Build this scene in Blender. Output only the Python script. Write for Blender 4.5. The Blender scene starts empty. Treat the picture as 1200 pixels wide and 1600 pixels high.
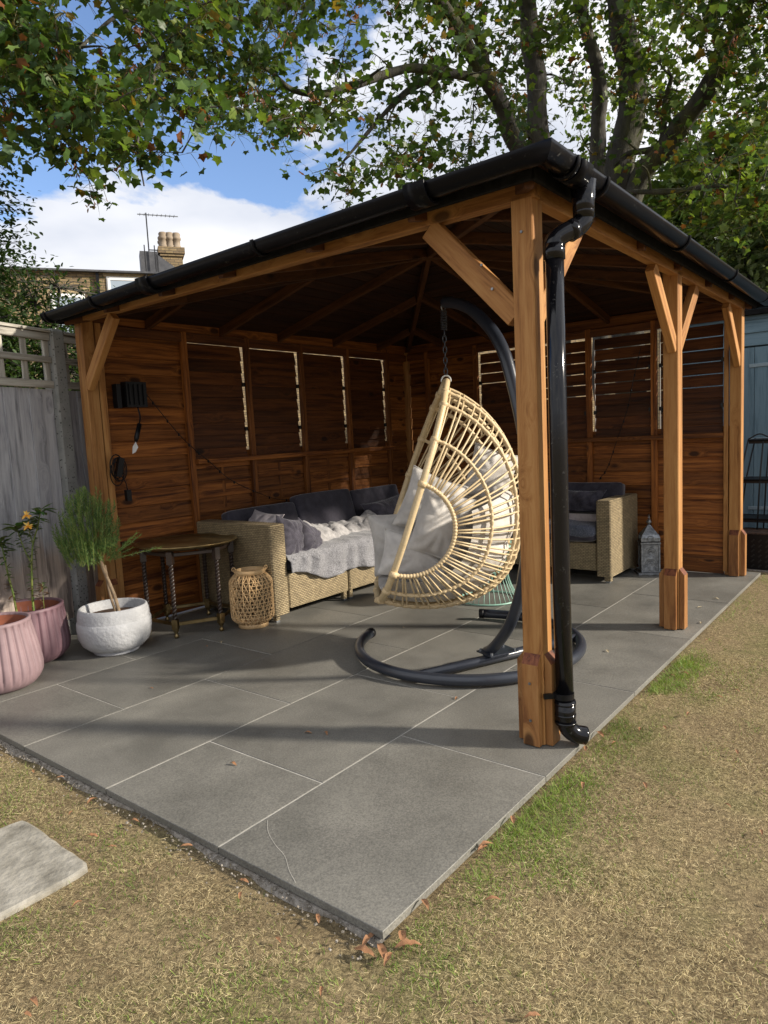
import bpy, math, random
import numpy as np
from mathutils import Vector, Matrix, noise

random.seed(7)
rs = np.random.RandomState(7)
S = bpy.context.scene
COL = S.collection
R = math.radians
PI = math.pi

# ------------------------------------------------------------------ camera
CAM = Vector((-1.15085, -0.98088, 1.16))
cam_d = bpy.data.cameras.new('camera')
cam = bpy.data.objects.new('camera', cam_d)
COL.objects.link(cam)
rx = Vector((0.61742622, -0.78511784, -0.04873237))
ry = Vector((-0.1158786, -0.02950355, -0.99282511))
rz = Vector((0.77804692, 0.61864329, -0.10919462))
M = Matrix((rx, -ry, -rz)).transposed().to_4x4()
M.translation = CAM
cam.matrix_world = M
cam_d.sensor_fit = 'VERTICAL'
cam_d.sensor_height = 24.0
cam_d.lens = 1080.03 / 1600.0 * 24.0
cam_d.clip_start = 0.02
cam_d.clip_end = 600
S.camera = cam

# ------------------------------------------------------------------ light
SUN_EL, SUN_AZ = 24.0, math.atan2(-0.885, 0.465)      # direction towards the sun
sun_vec = Vector((math.cos(R(SUN_EL)) * math.cos(SUN_AZ), math.cos(R(SUN_EL)) * math.sin(SUN_AZ), math.sin(R(SUN_EL))))
sd = bpy.data.lights.new('sun', 'SUN')
sd.energy = 4.0
sd.angle = R(3.2)
sd.color = (1.0, 0.91, 0.78)
so = bpy.data.objects.new('sun', sd)
COL.objects.link(so)
so.rotation_euler = sun_vec.to_track_quat('Z', 'Y').to_euler()
so.location = (3, -6, 6)
S.view_settings.view_transform = 'Standard'
S.view_settings.look = 'None'
S.view_settings.gamma = 1
S.view_settings.use_curve_mapping = False
S.view_settings.exposure = 0.92

W = bpy.data.worlds.new('World')
S.world = W
W.use_nodes = True
wn, wl = W.node_tree.nodes, W.node_tree.links
wn.clear()


def N(nt, typ, **kw):
    n = nt.nodes.new(typ)
    for k, v in kw.items():
        if k.startswith('i_'):
            n.inputs[k[2:].replace('_', ' ')].default_value = v
        else:
            setattr(n, k, v)
    return n


def math_node(nt, op, a, b=None, c=None, clamp=False):
    n = nt.nodes.new('ShaderNodeMath')
    n.operation = op
    n.use_clamp = clamp
    for i, v in enumerate((a, b, c)):
        if v is None:
            continue
        if hasattr(v, 'links') or hasattr(v, 'is_output'):
            nt.links.new(v, n.inputs[i])
        else:
            n.inputs[i].default_value = v
    return n.outputs[0]


def ramp(nt, fac, stops, interp='LINEAR'):
    n = nt.nodes.new('ShaderNodeValToRGB')
    n.color_ramp.interpolation = interp
    el = n.color_ramp.elements
    while len(el) > 1:
        el.remove(el[-1])
    el[0].position = stops[0][0]
    c = stops[0][1]
    el[0].color = (*c, 1) if len(c) == 3 else c
    for p, c in stops[1:]:
        e = el.new(p)
        e.color = (*c, 1) if len(c) == 3 else c
    nt.links.new(fac, n.inputs[0])
    return n.outputs[0]


def mixc(nt, fac, a, b, mode='MIX'):
    n = nt.nodes.new('ShaderNodeMix')
    n.data_type = 'RGBA'
    n.blend_type = mode
    n.clamp_factor = True
    for sock, v in ((n.inputs[0], fac), (n.inputs[6], a), (n.inputs[7], b)):
        if hasattr(v, 'is_output'):
            nt.links.new(v, sock)
        elif isinstance(v, (int, float)):
            sock.default_value = v
        else:
            sock.default_value = (*v, 1)
    return n.outputs[2]


wt = W.node_tree
sky = N(wt, 'ShaderNodeTexSky', sky_type='NISHITA', sun_disc=False, sun_elevation=R(SUN_EL),
        sun_rotation=math.atan2(sun_vec.x, sun_vec.y), altitude=30, air_density=1.0, dust_density=0.6, ozone_density=2.0)
tc = N(wt, 'ShaderNodeTexCoord')
mp = N(wt, 'ShaderNodeMapping')
mp.inputs['Scale'].default_value = (1, 1, 2.1)
wl.new(tc.outputs['Generated'], mp.inputs['Vector'])
n1 = N(wt, 'ShaderNodeTexNoise', i_Scale=3.1, i_Detail=9.0, i_Roughness=0.56, i_Distortion=0.25)
wl.new(mp.outputs[0], n1.inputs['Vector'])
sep = N(wt, 'ShaderNodeSeparateXYZ')
wl.new(tc.outputs['Generated'], sep.inputs[0])
# banks of cloud low down and to the east, blue sky over the west
lowb = math_node(wt, 'MULTIPLY', math_node(wt, 'SUBTRACT', 0.315, sep.outputs[2]), 5.0)
dotn = N(wt, 'ShaderNodeVectorMath', operation='DOT_PRODUCT')
wl.new(tc.outputs['Generated'], dotn.inputs[0])
dotn.inputs[1].default_value = (0.81, -0.585, 0.0)
east = math_node(wt, 'MULTIPLY', math_node(wt, 'SUBTRACT', dotn.outputs['Value'], 0.16), 2.6)
bias = math_node(wt, 'MAXIMUM', lowb, east)
dotb = N(wt, 'ShaderNodeVectorMath', operation='DOT_PRODUCT')
wl.new(tc.outputs['Generated'], dotb.inputs[0])
dotb.inputs[1].default_value = (-0.75, -0.60, 0.28)
bias = math_node(wt, 'MAXIMUM', bias, math_node(wt, 'MULTIPLY', math_node(wt, 'ADD', dotb.outputs['Value'], 0.12), 1.6))  # unseen cloud added behind the camera to whiten the light in the shade
bias = math_node(wt, 'MINIMUM', math_node(wt, 'MAXIMUM', bias, -0.55), 0.9)
cov = math_node(wt, 'ADD', math_node(wt, 'SUBTRACT', n1.outputs[0], 0.5), math_node(wt, 'MULTIPLY', bias, 0.36))
mask = math_node(wt, 'MULTIPLY', cov, 20.0, clamp=True)
n2 = N(wt, 'ShaderNodeTexNoise', i_Scale=2.4, i_Detail=5.0, i_Roughness=0.5)
mp2 = N(wt, 'ShaderNodeMapping')
mp2.inputs['Location'].default_value = (3.1, 0.7, 0.3)
mp2.inputs['Scale'].default_value = (1, 1, 2.4)
wl.new(tc.outputs['Generated'], mp2.inputs['Vector'])
wl.new(mp2.outputs[0], n2.inputs['Vector'])
ccol = ramp(wt, n2.outputs[0], [(0.36, (3.9, 4.2, 4.9)), (0.52, (5.5, 5.6, 5.9)), (0.62, (6.7, 6.7, 6.8))])
skyc = mixc(wt, 1.0, sky.outputs[0], (1.12, 1.15, 1.30), 'MULTIPLY')
final = mixc(wt, mask, skyc, ccol)
bg = N(wt, 'ShaderNodeBackground', i_Strength=0.094)
wl.new(final, bg.inputs[0])
wo = N(wt, 'ShaderNodeOutputWorld')
wl.new(bg.outputs[0], wo.inputs[0])

# ------------------------------------------------------------------ material helpers


def new_mat(name):
    m = bpy.data.materials.new(name)
    m.use_nodes = True
    nt = m.node_tree
    b = nt.nodes['Principled BSDF']
    return m, nt, b


def bump(nt, b, height, strength=0.3, dist=0.01):
    n = N(nt, 'ShaderNodeBump')
    n.inputs['Strength'].default_value = strength
    n.inputs['Distance'].default_value = dist
    nt.links.new(height, n.inputs['Height'])
    nt.links.new(n.outputs[0], b.inputs['Normal'])
    return n


def coords(nt, scale=(1, 1, 1), kind='Object', rnd=True):
    tc = N(nt, 'ShaderNodeTexCoord')
    src = tc.outputs[kind]
    if rnd:
        oi = N(nt, 'ShaderNodeObjectInfo')
        sc = N(nt, 'ShaderNodeVectorMath', operation='SCALE')
        cmb = N(nt, 'ShaderNodeCombineXYZ')
        nt.links.new(oi.outputs['Random'], cmb.inputs[0])
        nt.links.new(oi.outputs['Random'], cmb.inputs[1])
        nt.links.new(oi.outputs['Random'], cmb.inputs[2])
        nt.links.new(cmb.outputs[0], sc.inputs[0])
        sc.inputs['Scale'].default_value = 41.0
        ad = N(nt, 'ShaderNodeVectorMath', operation='ADD')
        nt.links.new(src, ad.inputs[0])
        nt.links.new(sc.outputs[0], ad.inputs[1])
        src = ad.outputs[0]
    mp = N(nt, 'ShaderNodeMapping')
    mp.inputs['Scale'].default_value = scale
    nt.links.new(src, mp.inputs['Vector'])
    return mp.outputs[0]


def wood_mat(name, light, mid, dark, rough=0.6, knots=True, spec=0.3, grain=1.0, var=0.35, stain=None):
    m, nt, b = new_mat(name)
    L = nt.links
    v = coords(nt, (1, 1, 1))
    # knots in the face plane (local X = length)
    mk = N(nt, 'ShaderNodeMapping')
    mk.inputs['Scale'].default_value = (3.3, 6.5, 6.5)
    L.new(v, mk.inputs['Vector'])
    vo = N(nt, 'ShaderNodeTexVoronoi', i_Scale=1.0)
    vo.feature = 'F1'
    L.new(mk.outputs[0], vo.inputs['Vector'])
    kd = vo.outputs['Distance']
    halo = math_node(nt, 'SUBTRACT', 1.0, math_node(nt, 'MULTIPLY', kd, 2.6), clamp=True)
    # grain
    mg = N(nt, 'ShaderNodeMapping')
    mg.inputs['Scale'].default_value = (1.1, 15 * grain, 15 * grain)
    L.new(v, mg.inputs['Vector'])
    add = N(nt, 'ShaderNodeVectorMath', operation='ADD')
    cmb = N(nt, 'ShaderNodeCombineXYZ')
    hh = math_node(nt, 'MULTIPLY', math_node(nt, 'MULTIPLY', halo, halo), 1.6 if knots else 0.0)
    L.new(hh, cmb.inputs[1])
    L.new(hh, cmb.inputs[2])
    L.new(mg.outputs[0], add.inputs[0])
    L.new(cmb.outputs[0], add.inputs[1])
    ng = N(nt, 'ShaderNodeTexNoise', i_Scale=1.6, i_Detail=6.0, i_Roughness=0.62, i_Distortion=0.5)
    L.new(add.outputs[0], ng.inputs['Vector'])
    nf = N(nt, 'ShaderNodeTexNoise', i_Scale=9.0, i_Detail=3.0, i_Roughness=0.6)
    L.new(add.outputs[0], nf.inputs['Vector'])
    nl = N(nt, 'ShaderNodeTexNoise', i_Scale=0.9, i_Detail=3.0)
    L.new(v, nl.inputs['Vector'])
    g = math_node(nt, 'ADD', math_node(nt, 'MULTIPLY', ng.outputs[0], 0.75), math_node(nt, 'MULTIPLY', nf.outputs[0], 0.25))
    c = ramp(nt, g, [(0.37, dark), (0.48, mid), (0.60, light)])
    c = mixc(nt, math_node(nt, 'MULTIPLY', math_node(nt, 'SUBTRACT', nl.outputs[0], 0.55), 1.6, clamp=True), c, mid, 'MIX')
    if knots:
        # only some cells carry a knot
        sepc = N(nt, 'ShaderNodeSeparateColor')
        L.new(vo.outputs['Color'], sepc.inputs[0])
        on = math_node(nt, 'GREATER_THAN', sepc.outputs[0], 0.38)
        core = math_node(nt, 'MULTIPLY', math_node(nt, 'SUBTRACT', 0.17, kd), 14.0, clamp=True)
        flare = math_node(nt, 'MULTIPLY', math_node(nt, 'MULTIPLY', math_node(nt, 'SUBTRACT', 0.36, kd), 4.0, clamp=True), on)
        c = mixc(nt, math_node(nt, 'MULTIPLY', flare, 0.35), c, light)
        core = math_node(nt, 'MULTIPLY', core, on)
        c = mixc(nt, math_node(nt, 'MULTIPLY', core, 0.85), c, tuple(x * 0.28 for x in dark))
    if stain:
        tcs = N(nt, 'ShaderNodeTexCoord')
        sps = N(nt, 'ShaderNodeSeparateXYZ')
        L.new(tcs.outputs['Object'], sps.inputs[0])
        ss = math_node(nt, 'ADD', sps.outputs[0], math_node(nt, 'MULTIPLY', nl.outputs[0], 0.5))
        ss = math_node(nt, 'MULTIPLY', math_node(nt, 'SUBTRACT', 0.05, ss), 7.0, clamp=True)
        c = mixc(nt, math_node(nt, 'MULTIPLY', ss, 0.7), c, mixc(nt, 1.0, c, stain, 'MULTIPLY'))
    oi = N(nt, 'ShaderNodeObjectInfo')
    vv = math_node(nt, 'ADD', 1.0 - var / 2, math_node(nt, 'MULTIPLY', oi.outputs['Random'], var))
    hsv = N(nt, 'ShaderNodeHueSaturation')
    L.new(vv, hsv.inputs['Value'])
    L.new(c, hsv.inputs['Color'])
    L.new(hsv.outputs[0], b.inputs['Base Color'])
    b.inputs['Roughness'].default_value = rough
    b.inputs['Specular IOR Level'].default_value = spec
    bump(nt, b, g, 0.35, 0.004)
    return m


def noise_mat(name, c1, c2, scale=8.0, rough=0.7, bstr=0.3, bdist=0.01, detail=6.0, spec=0.4, lo=0.35, hi=0.65, kind='Object', metallic=0.0, fine=None, rnd=True):
    m, nt, b = new_mat(name)
    v = coords(nt, (1, 1, 1), kind, rnd)
    n = N(nt, 'ShaderNodeTexNoise', i_Scale=scale, i_Detail=detail, i_Roughness=0.62)
    nt.links.new(v, n.inputs['Vector'])
    c = ramp(nt, n.outputs[0], [(lo, c1), (hi, c2)])
    nt.links.new(c, b.inputs['Base Color'])
    b.inputs['Roughness'].default_value = rough
    b.inputs['Specular IOR Level'].default_value = spec
    b.inputs['Metallic'].default_value = metallic
    h = n.outputs[0]
    if fine:
        n2 = N(nt, 'ShaderNodeTexNoise', i_Scale=fine, i_Detail=3.0)
        nt.links.new(v, n2.inputs['Vector'])
        h = math_node(nt, 'ADD', math_node(nt, 'MULTIPLY', n.outputs[0], 0.5), math_node(nt, 'MULTIPLY', n2.outputs[0], 0.5))
    if bstr:
        bump(nt, b, h, bstr, bdist)
    return m


MT = {}
MT['post'] = wood_mat('post_wood', (0.40, 0.205, 0.068), (0.33, 0.152, 0.045), (0.20, 0.082, 0.022), rough=0.6, var=0.2, grain=1.1)
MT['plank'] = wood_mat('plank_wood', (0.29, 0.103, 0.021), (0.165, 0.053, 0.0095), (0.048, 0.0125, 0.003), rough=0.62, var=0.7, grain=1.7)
MT['slat'] = wood_mat('shaded_shutter_wood', (0.12, 0.040, 0.009), (0.070, 0.021, 0.0045), (0.022, 0.006, 0.002), rough=0.55, var=0.6, grain=1.7)  # darker than the boards, with the shade under the roof put into the colour
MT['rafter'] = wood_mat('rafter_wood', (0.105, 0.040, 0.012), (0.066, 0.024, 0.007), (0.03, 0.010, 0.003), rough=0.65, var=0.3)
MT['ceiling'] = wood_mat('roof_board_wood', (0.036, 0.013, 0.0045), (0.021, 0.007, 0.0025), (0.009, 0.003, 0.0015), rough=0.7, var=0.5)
MT['boot'] = wood_mat('boot_wood', (0.33, 0.165, 0.058), (0.26, 0.115, 0.036), (0.15, 0.057, 0.018), rough=0.5, var=0.2, grain=0.7)
MT['endgrain'] = wood_mat('end_grain_wood', (0.20, 0.07, 0.03), (0.13, 0.04, 0.018), (0.06, 0.018, 0.009), rough=0.6, knots=False, grain=2.5)
MT['fence'] = wood_mat('weathered_wood', (0.46, 0.46, 0.475), (0.34, 0.34, 0.36), (0.17, 0.168, 0.18), rough=0.85, var=0.25, spec=0.15, stain=(1.05, 0.80, 0.58))
MT['fence_brown'] = wood_mat('weathered_wood_low', (0.27, 0.21, 0.155), (0.2, 0.155, 0.115), (0.105, 0.08, 0.062), rough=0.85, var=0.25, spec=0.15)
MT['trellis'] = wood_mat('trellis_wood', (0.42, 0.40, 0.35), (0.30, 0.28, 0.24), (0.12, 0.11, 0.095), rough=0.9, var=0.3, spec=0.1, grain=1.5, knots=False)


def slab_material():
    m, nt, b = new_mat('porcelain_slab')
    v = coords(nt)
    n = N(nt, 'ShaderNodeTexNoise', i_Scale=3.0, i_Detail=5.0, i_Roughness=0.6)
    nt.links.new(v, n.inputs['Vector'])
    f = N(nt, 'ShaderNodeTexNoise', i_Scale=170.0, i_Detail=3.0, i_Roughness=0.7)
    nt.links.new(v, f.inputs['Vector'])
    c = ramp(nt, n.outputs[0], [(0.3, (0.118, 0.115, 0.103)), (0.5, (0.154, 0.149, 0.133)), (0.72, (0.192, 0.185, 0.163))])
    c = mixc(nt, 1.0, c, ramp(nt, f.outputs[0], [(0.33, (0.66, 0.66, 0.66)), (0.5, (0.96, 0.96, 0.96)), (0.64, (1.22, 1.21, 1.18))]), 'MULTIPLY')
    oi_ = N(nt, 'ShaderNodeObjectInfo')
    hs_ = N(nt, 'ShaderNodeHueSaturation')
    nt.links.new(math_node(nt, 'ADD', 0.92, math_node(nt, 'MULTIPLY', oi_.outputs['Random'], 0.16)), hs_.inputs['Value'])
    nt.links.new(c, hs_.inputs['Color'])
    c = hs_.outputs[0]
    # pale flecks and sparse dirt
    vo = N(nt, 'ShaderNodeTexVoronoi', i_Scale=46.0)
    nt.links.new(v, vo.inputs['Vector'])
    fl = math_node(nt, 'MULTIPLY', math_node(nt, 'SUBTRACT', 0.09, vo.outputs['Distance']), 14.0, clamp=True)
    c = mixc(nt, math_node(nt, 'MULTIPLY', fl, 0.75), c, (0.38, 0.37, 0.34))
    st = N(nt, 'ShaderNodeTexNoise', i_Scale=1.4, i_Detail=7.0, i_Roughness=0.7, i_Distortion=0.8)
    nt.links.new(v, st.inputs['Vector'])
    sm = math_node(nt, 'MULTIPLY', math_node(nt, 'SUBTRACT', st.outputs[0], 0.55), 5.0, clamp=True)
    c = mixc(nt, math_node(nt, 'MULTIPLY', sm, 0.35), c, (0.21, 0.20, 0.18))
    nt.links.new(c, b.inputs['Base Color'])
    rr = ramp(nt, n.outputs[0], [(0.3, (0.42, 0.42, 0.42)), (0.7, (0.6, 0.6, 0.6))])
    nt.links.new(rr, b.inputs['Roughness'])
    b.inputs['Specular IOR Level'].default_value = 0.42
    bump(nt, b, f.outputs[0], 0.12, 0.002)
    return m


MT['slab'] = slab_material()
MT['grout'] = noise_mat('grout', (0.30, 0.29, 0.26), (0.44, 0.42, 0.38), 12, 0.9, 0.3, 0.003, rnd=False)
MT['base'] = noise_mat('patio_base_concrete', (0.05, 0.05, 0.048), (0.12, 0.115, 0.105), 14, 0.95, 0.6, 0.01)


def plain(name, c, rough=0.5, metallic=0.0, spec=0.5, coat=0.0, bs=0.0, scale=60):
    m, nt, b = new_mat(name)
    b.inputs['Base Color'].default_value = (*c, 1)
    b.inputs['Roughness'].default_value = rough
    b.inputs['Metallic'].default_value = metallic
    b.inputs['Specular IOR Level'].default_value = spec
    b.inputs['Coat Weight'].default_value = coat
    v = coords(nt)
    n = N(nt, 'ShaderNodeTexNoise', i_Scale=scale, i_Detail=4.0)
    nt.links.new(v, n.inputs['Vector'])
    cc = mixc(nt, n.outputs[0], tuple(x * 0.82 for x in c), tuple(min(1, x * 1.18) for x in c))
    nt.links.new(cc, b.inputs['Base Color'])
    if bs:
        bump(nt, b, n.outputs[0], bs, 0.004)
    return m


def dusty_black(name, c=(0.005, 0.005, 0.0065), rough=0.16, spec=0.5):
    m, nt, b = new_mat(name)
    v = coords(nt)
    vo = N(nt, 'ShaderNodeTexNoise', i_Scale=55.0, i_Detail=5.0, i_Roughness=0.75)
    nt.links.new(v, vo.inputs['Vector'])
    n = N(nt, 'ShaderNodeTexNoise', i_Scale=5.0, i_Detail=4.0)
    nt.links.new(v, n.inputs['Vector'])
    d = math_node(nt, 'MULTIPLY', math_node(nt, 'SUBTRACT', vo.outputs[0], 0.60), 9.0, clamp=True)
    d = math_node(nt, 'MULTIPLY', d, math_node(nt, 'MULTIPLY', math_node(nt, 'SUBTRACT', n.outputs[0], 0.45), 4.0, clamp=True))
    cc = mixc(nt, math_node(nt, 'MULTIPLY', d, 0.5), c, (0.25, 0.25, 0.23))
    nt.links.new(cc, b.inputs['Base Color'])
    rr = math_node(nt, 'ADD', rough, math_node(nt, 'MULTIPLY', d, 0.5))
    nt.links.new(rr, b.inputs['Roughness'])
    b.inputs['Specular IOR Level'].default_value = spec
    return m


MT['gutter'] = dusty_black('black_gutter_plastic', rough=0.28, spec=0.10)
MT['pipe'] = dusty_black('black_pipe_plastic', rough=0.13, spec=0.4)
MT['felt'] = noise_mat('black_roof_felt', (0.006, 0.006, 0.0065), (0.014, 0.014, 0.014), 30, 0.9, 0.5, 0.004, spec=0.1)
MT['steel'] = plain('navy_black_steel', (0.022, 0.026, 0.036), 0.3, 0.0, 0.6, 0.0, 0.05, 120)
MT['black'] = plain('black_plastic', (0.005, 0.005, 0.006), 0.4, spec=0.25)
MT['blackmetal'] = plain('black_metal', (0.012, 0.012, 0.013), 0.45, 0.2)
MT['rattan'] = plain('rattan_cane', (0.54, 0.42, 0.245), 0.42, 0.0, 0.4, 0.0, 0.3, 90)
MT['rattan_dark'] = plain('rattan_binding', (0.56, 0.43, 0.25), 0.5, 0.0, 0.4, 0.0, 0.5, 140)
MT['cane'] = plain('lantern_cane', (0.60, 0.40, 0.20), 0.5, 0.0, 0.35, 0.0, 0.3, 120)
MT['mint'] = plain('mint_painted_wire', (0.24, 0.42, 0.34), 0.4)
MT['brass'] = noise_mat('aged_brass', (0.16, 0.11, 0.045), (0.36, 0.27, 0.13), 9, 0.34, 0.15, 0.003, metallic=0.9)
MT['darkoak'] = plain('dark_turned_wood', (0.035, 0.022, 0.016), 0.35)
MT['white'] = plain('white_plastic', (0.75, 0.75, 0.74), 0.5)
MT['seal'] = plain('grey_seal_strip', (0.62, 0.64, 0.64), 0.45)
MT['pewter'] = noise_mat('pewter_metal', (0.13, 0.14, 0.15), (0.33, 0.345, 0.36), 35, 0.42, 0.4, 0.003, metallic=0.75)
MT['concrete'] = noise_mat('concrete_post', (0.20, 0.205, 0.195), (0.30, 0.30, 0.285), 6, 0.92, 0.5, 0.004, fine=140)
_m = MT['concrete']
_nt = _m.node_tree
_b = _nt.nodes['Principled BSDF']
_src = _b.inputs['Base Color'].links[0].from_socket
_vo = N(_nt, 'ShaderNodeTexVoronoi', i_Scale=62.0)
_nt.links.new(coords(_nt), _vo.inputs['Vector'])
_sc = N(_nt, 'ShaderNodeSeparateColor')
_nt.links.new(_vo.outputs['Color'], _sc.inputs[0])
_pit = math_node(_nt, 'MULTIPLY', math_node(_nt, 'SUBTRACT', math_node(_nt, 'MULTIPLY', _sc.outputs[0], 0.42), _vo.outputs['Distance']), 9.0, clamp=True)
_nt.links.new(mixc(_nt, math_node(_nt, 'MULTIPLY', _pit, 0.85), _src, (0.035, 0.035, 0.033)), _b.inputs['Base Color'])
MT['soil'] = noise_mat('potting_soil', (0.035, 0.02, 0.012), (0.11, 0.06, 0.035), 40, 0.95, 0.9, 0.01)
MT['terracotta'] = noise_mat('terracotta_inside', (0.20, 0.065, 0.035), (0.27, 0.09, 0.05), 12, 0.8, 0.2, 0.003)


def velvet(name, c, scale=60, c2=None, rough=0.85, sheen=0.5, bs=0.25, bscale=400):
    m, nt, b = new_mat(name)
    v = coords(nt)
    n = N(nt, 'ShaderNodeTexNoise', i_Scale=scale, i_Detail=6.0, i_Roughness=0.65)
    nt.links.new(v, n.inputs['Vector'])
    cc = ramp(nt, n.outputs[0], [(0.35, tuple(x * 0.75 for x in c)), (0.65, c2 or tuple(x * 1.2 for x in c))])
    nt.links.new(cc, b.inputs['Base Color'])
    b.inputs['Roughness'].default_value = rough
    b.inputs['Specular IOR Level'].default_value = 0.2
    b.inputs['Sheen Weight'].default_value = sheen
    b.inputs['Sheen Roughness'].default_value = 0.4
    n2 = N(nt, 'ShaderNodeTexNoise', i_Scale=bscale, i_Detail=2.0)
    nt.links.new(v, n2.inputs['Vector'])
    n3 = N(nt, 'ShaderNodeTexNoise', i_Scale=7.0, i_Detail=3.0, i_Distortion=0.6)
    nt.links.new(v, n3.inputs['Vector'])
    h = math_node(nt, 'ADD', math_node(nt, 'MULTIPLY', n2.outputs[0], 0.15), n3.outputs[0])
    bump(nt, b, h, bs, 0.03)
    return m


MT['velvet'] = velvet('dark_grey_velvet', (0.040, 0.037, 0.050), 9, (0.062, 0.058, 0.075))
MT['velvet_pillow'] = velvet('dark_grey_pillow_velvet', (0.036, 0.033, 0.046), 14, (0.075, 0.07, 0.09), bs=0.5)
MT['greycloth'] = velvet('light_grey_cotton', (0.52, 0.495, 0.46), 5, (0.60, 0.575, 0.54), sheen=0.1, bs=0.35, bscale=700)
MT['boucle'] = velvet('speckled_grey_wool', (0.12, 0.12, 0.13), 160, (0.32, 0.32, 0.34), sheen=0.3, bs=0.9, bscale=260)
MT['fleece'] = velvet('pale_grey_fleece', (0.31, 0.30, 0.30), 30, (0.42, 0.405, 0.40), sheen=0.6, bs=0.6, bscale=200)
MT['pillowlight'] = velvet('dusty_lilac_cotton', (0.38, 0.34, 0.35), 12, (0.46, 0.42, 0.43), sheen=0.2)


def wicker_material():
    m, nt, b = new_mat('flat_wicker')
    tc = N(nt, 'ShaderNodeTexCoord')
    # choose plane by normal: faces along x use y, faces along y use x
    geo = N(nt, 'ShaderNodeNewGeometry')
    sp = N(nt, 'ShaderNodeSeparateXYZ')
    nt.links.new(tc.outputs['Object'], sp.inputs[0])
    sn = N(nt, 'ShaderNodeSeparateXYZ')
    nt.links.new(geo.outputs['True Normal'], sn.inputs[0])
    ax = math_node(nt, 'GREATER_THAN', math_node(nt, 'ABSOLUTE', sn.outputs[0]), 0.6)
    az = math_node(nt, 'GREATER_THAN', math_node(nt, 'ABSOLUTE', sn.outputs[2]), 0.6)
    u = math_node(nt, 'ADD', math_node(nt, 'MULTIPLY', sp.outputs[1], ax), math_node(nt, 'MULTIPLY', sp.outputs[0], math_node(nt, 'SUBTRACT', 1.0, ax)))
    vv = math_node(nt, 'ADD', math_node(nt, 'MULTIPLY', sp.outputs[1], az), math_node(nt, 'MULTIPLY', sp.outputs[2], math_node(nt, 'SUBTRACT', 1.0, az)))
    cb = N(nt, 'ShaderNodeCombineXYZ')
    nt.links.new(u, cb.inputs[0])
    nt.links.new(vv, cb.inputs[1])
    br = N(nt, 'ShaderNodeTexBrick')
    br.offset = 0.5
    br.inputs['Scale'].default_value = 1.0
    br.inputs['Brick Width'].default_value = 0.026
    br.inputs['Row Height'].default_value = 0.0115
    br.inputs['Mortar Size'].default_value = 0.0019
    br.inputs['Mortar Smooth'].default_value = 0.8
    br.inputs['Color1'].default_value = (0.36, 0.285, 0.165, 1)
    br.inputs['Color2'].default_value = (0.27, 0.21, 0.12, 1)
    br.inputs['Mortar'].default_value = (0.04, 0.028, 0.016, 1)
    nt.links.new(cb.outputs[0], br.inputs['Vector'])
    nn = N(nt, 'ShaderNodeTexNoise', i_Scale=25.0, i_Detail=3.0)
    nt.links.new(tc.outputs['Object'], nn.inputs['Vector'])
    c = mixc(nt, 0.5, br.outputs[0], ramp(nt, nn.outputs[0], [(0.3, (0.55, 0.55, 0.55)), (0.7, (1.3, 1.3, 1.3))]), 'MULTIPLY')
    nt.links.new(c, b.inputs['Base Color'])
    b.inputs['Roughness'].default_value = 0.45
    bump(nt, b, math_node(nt, 'SUBTRACT', 1.0, br.outputs['Fac']), 0.9, 0.006)
    return m


MT['wicker'] = wicker_material()


def brick_material(name, c1, c2, mort, bw=0.225, bh=0.075):
    m, nt, b = new_mat(name)
    tc = N(nt, 'ShaderNodeTexCoord')
    sp = N(nt, 'ShaderNodeSeparateXYZ')
    nt.links.new(tc.outputs['Object'], sp.inputs[0])
    cb = N(nt, 'ShaderNodeCombineXYZ')
    nt.links.new(math_node(nt, 'ADD', sp.outputs[0], sp.outputs[1]), cb.inputs[0])
    nt.links.new(sp.outputs[2], cb.inputs[1])
    br = N(nt, 'ShaderNodeTexBrick')
    br.inputs['Scale'].default_value = 1.0
    br.inputs['Brick Width'].default_value = bw
    br.inputs['Row Height'].default_value = bh
    br.inputs['Mortar Size'].default_value = 0.010
    br.inputs['Mortar Smooth'].default_value = 0.3
    br.inputs['Color1'].default_value = (*c1, 1)
    br.inputs['Color2'].default_value = (*c2, 1)
    br.inputs['Mortar'].default_value = (*mort, 1)
    nt.links.new(cb.outputs[0], br.inputs['Vector'])
    nn = N(nt, 'ShaderNodeTexNoise', i_Scale=5.0, i_Detail=6.0, i_Roughness=0.7)
    nt.links.new(cb.outputs[0], nn.inputs['Vector'])
    c = mixc(nt, 1.0, br.outputs[0], ramp(nt, nn.outputs[0], [(0.3, (0.6, 0.58, 0.55)), (0.65, (1.2, 1.15, 1.1))]), 'MULTIPLY')
    nt.links.new(c, b.inputs['Base Color'])
    b.inputs['Roughness'].default_value = 0.9
    bump(nt, b, math_node(nt, 'SUBTRACT', 1.0, br.outputs['Fac']), 0.6, 0.01)
    return m


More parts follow.
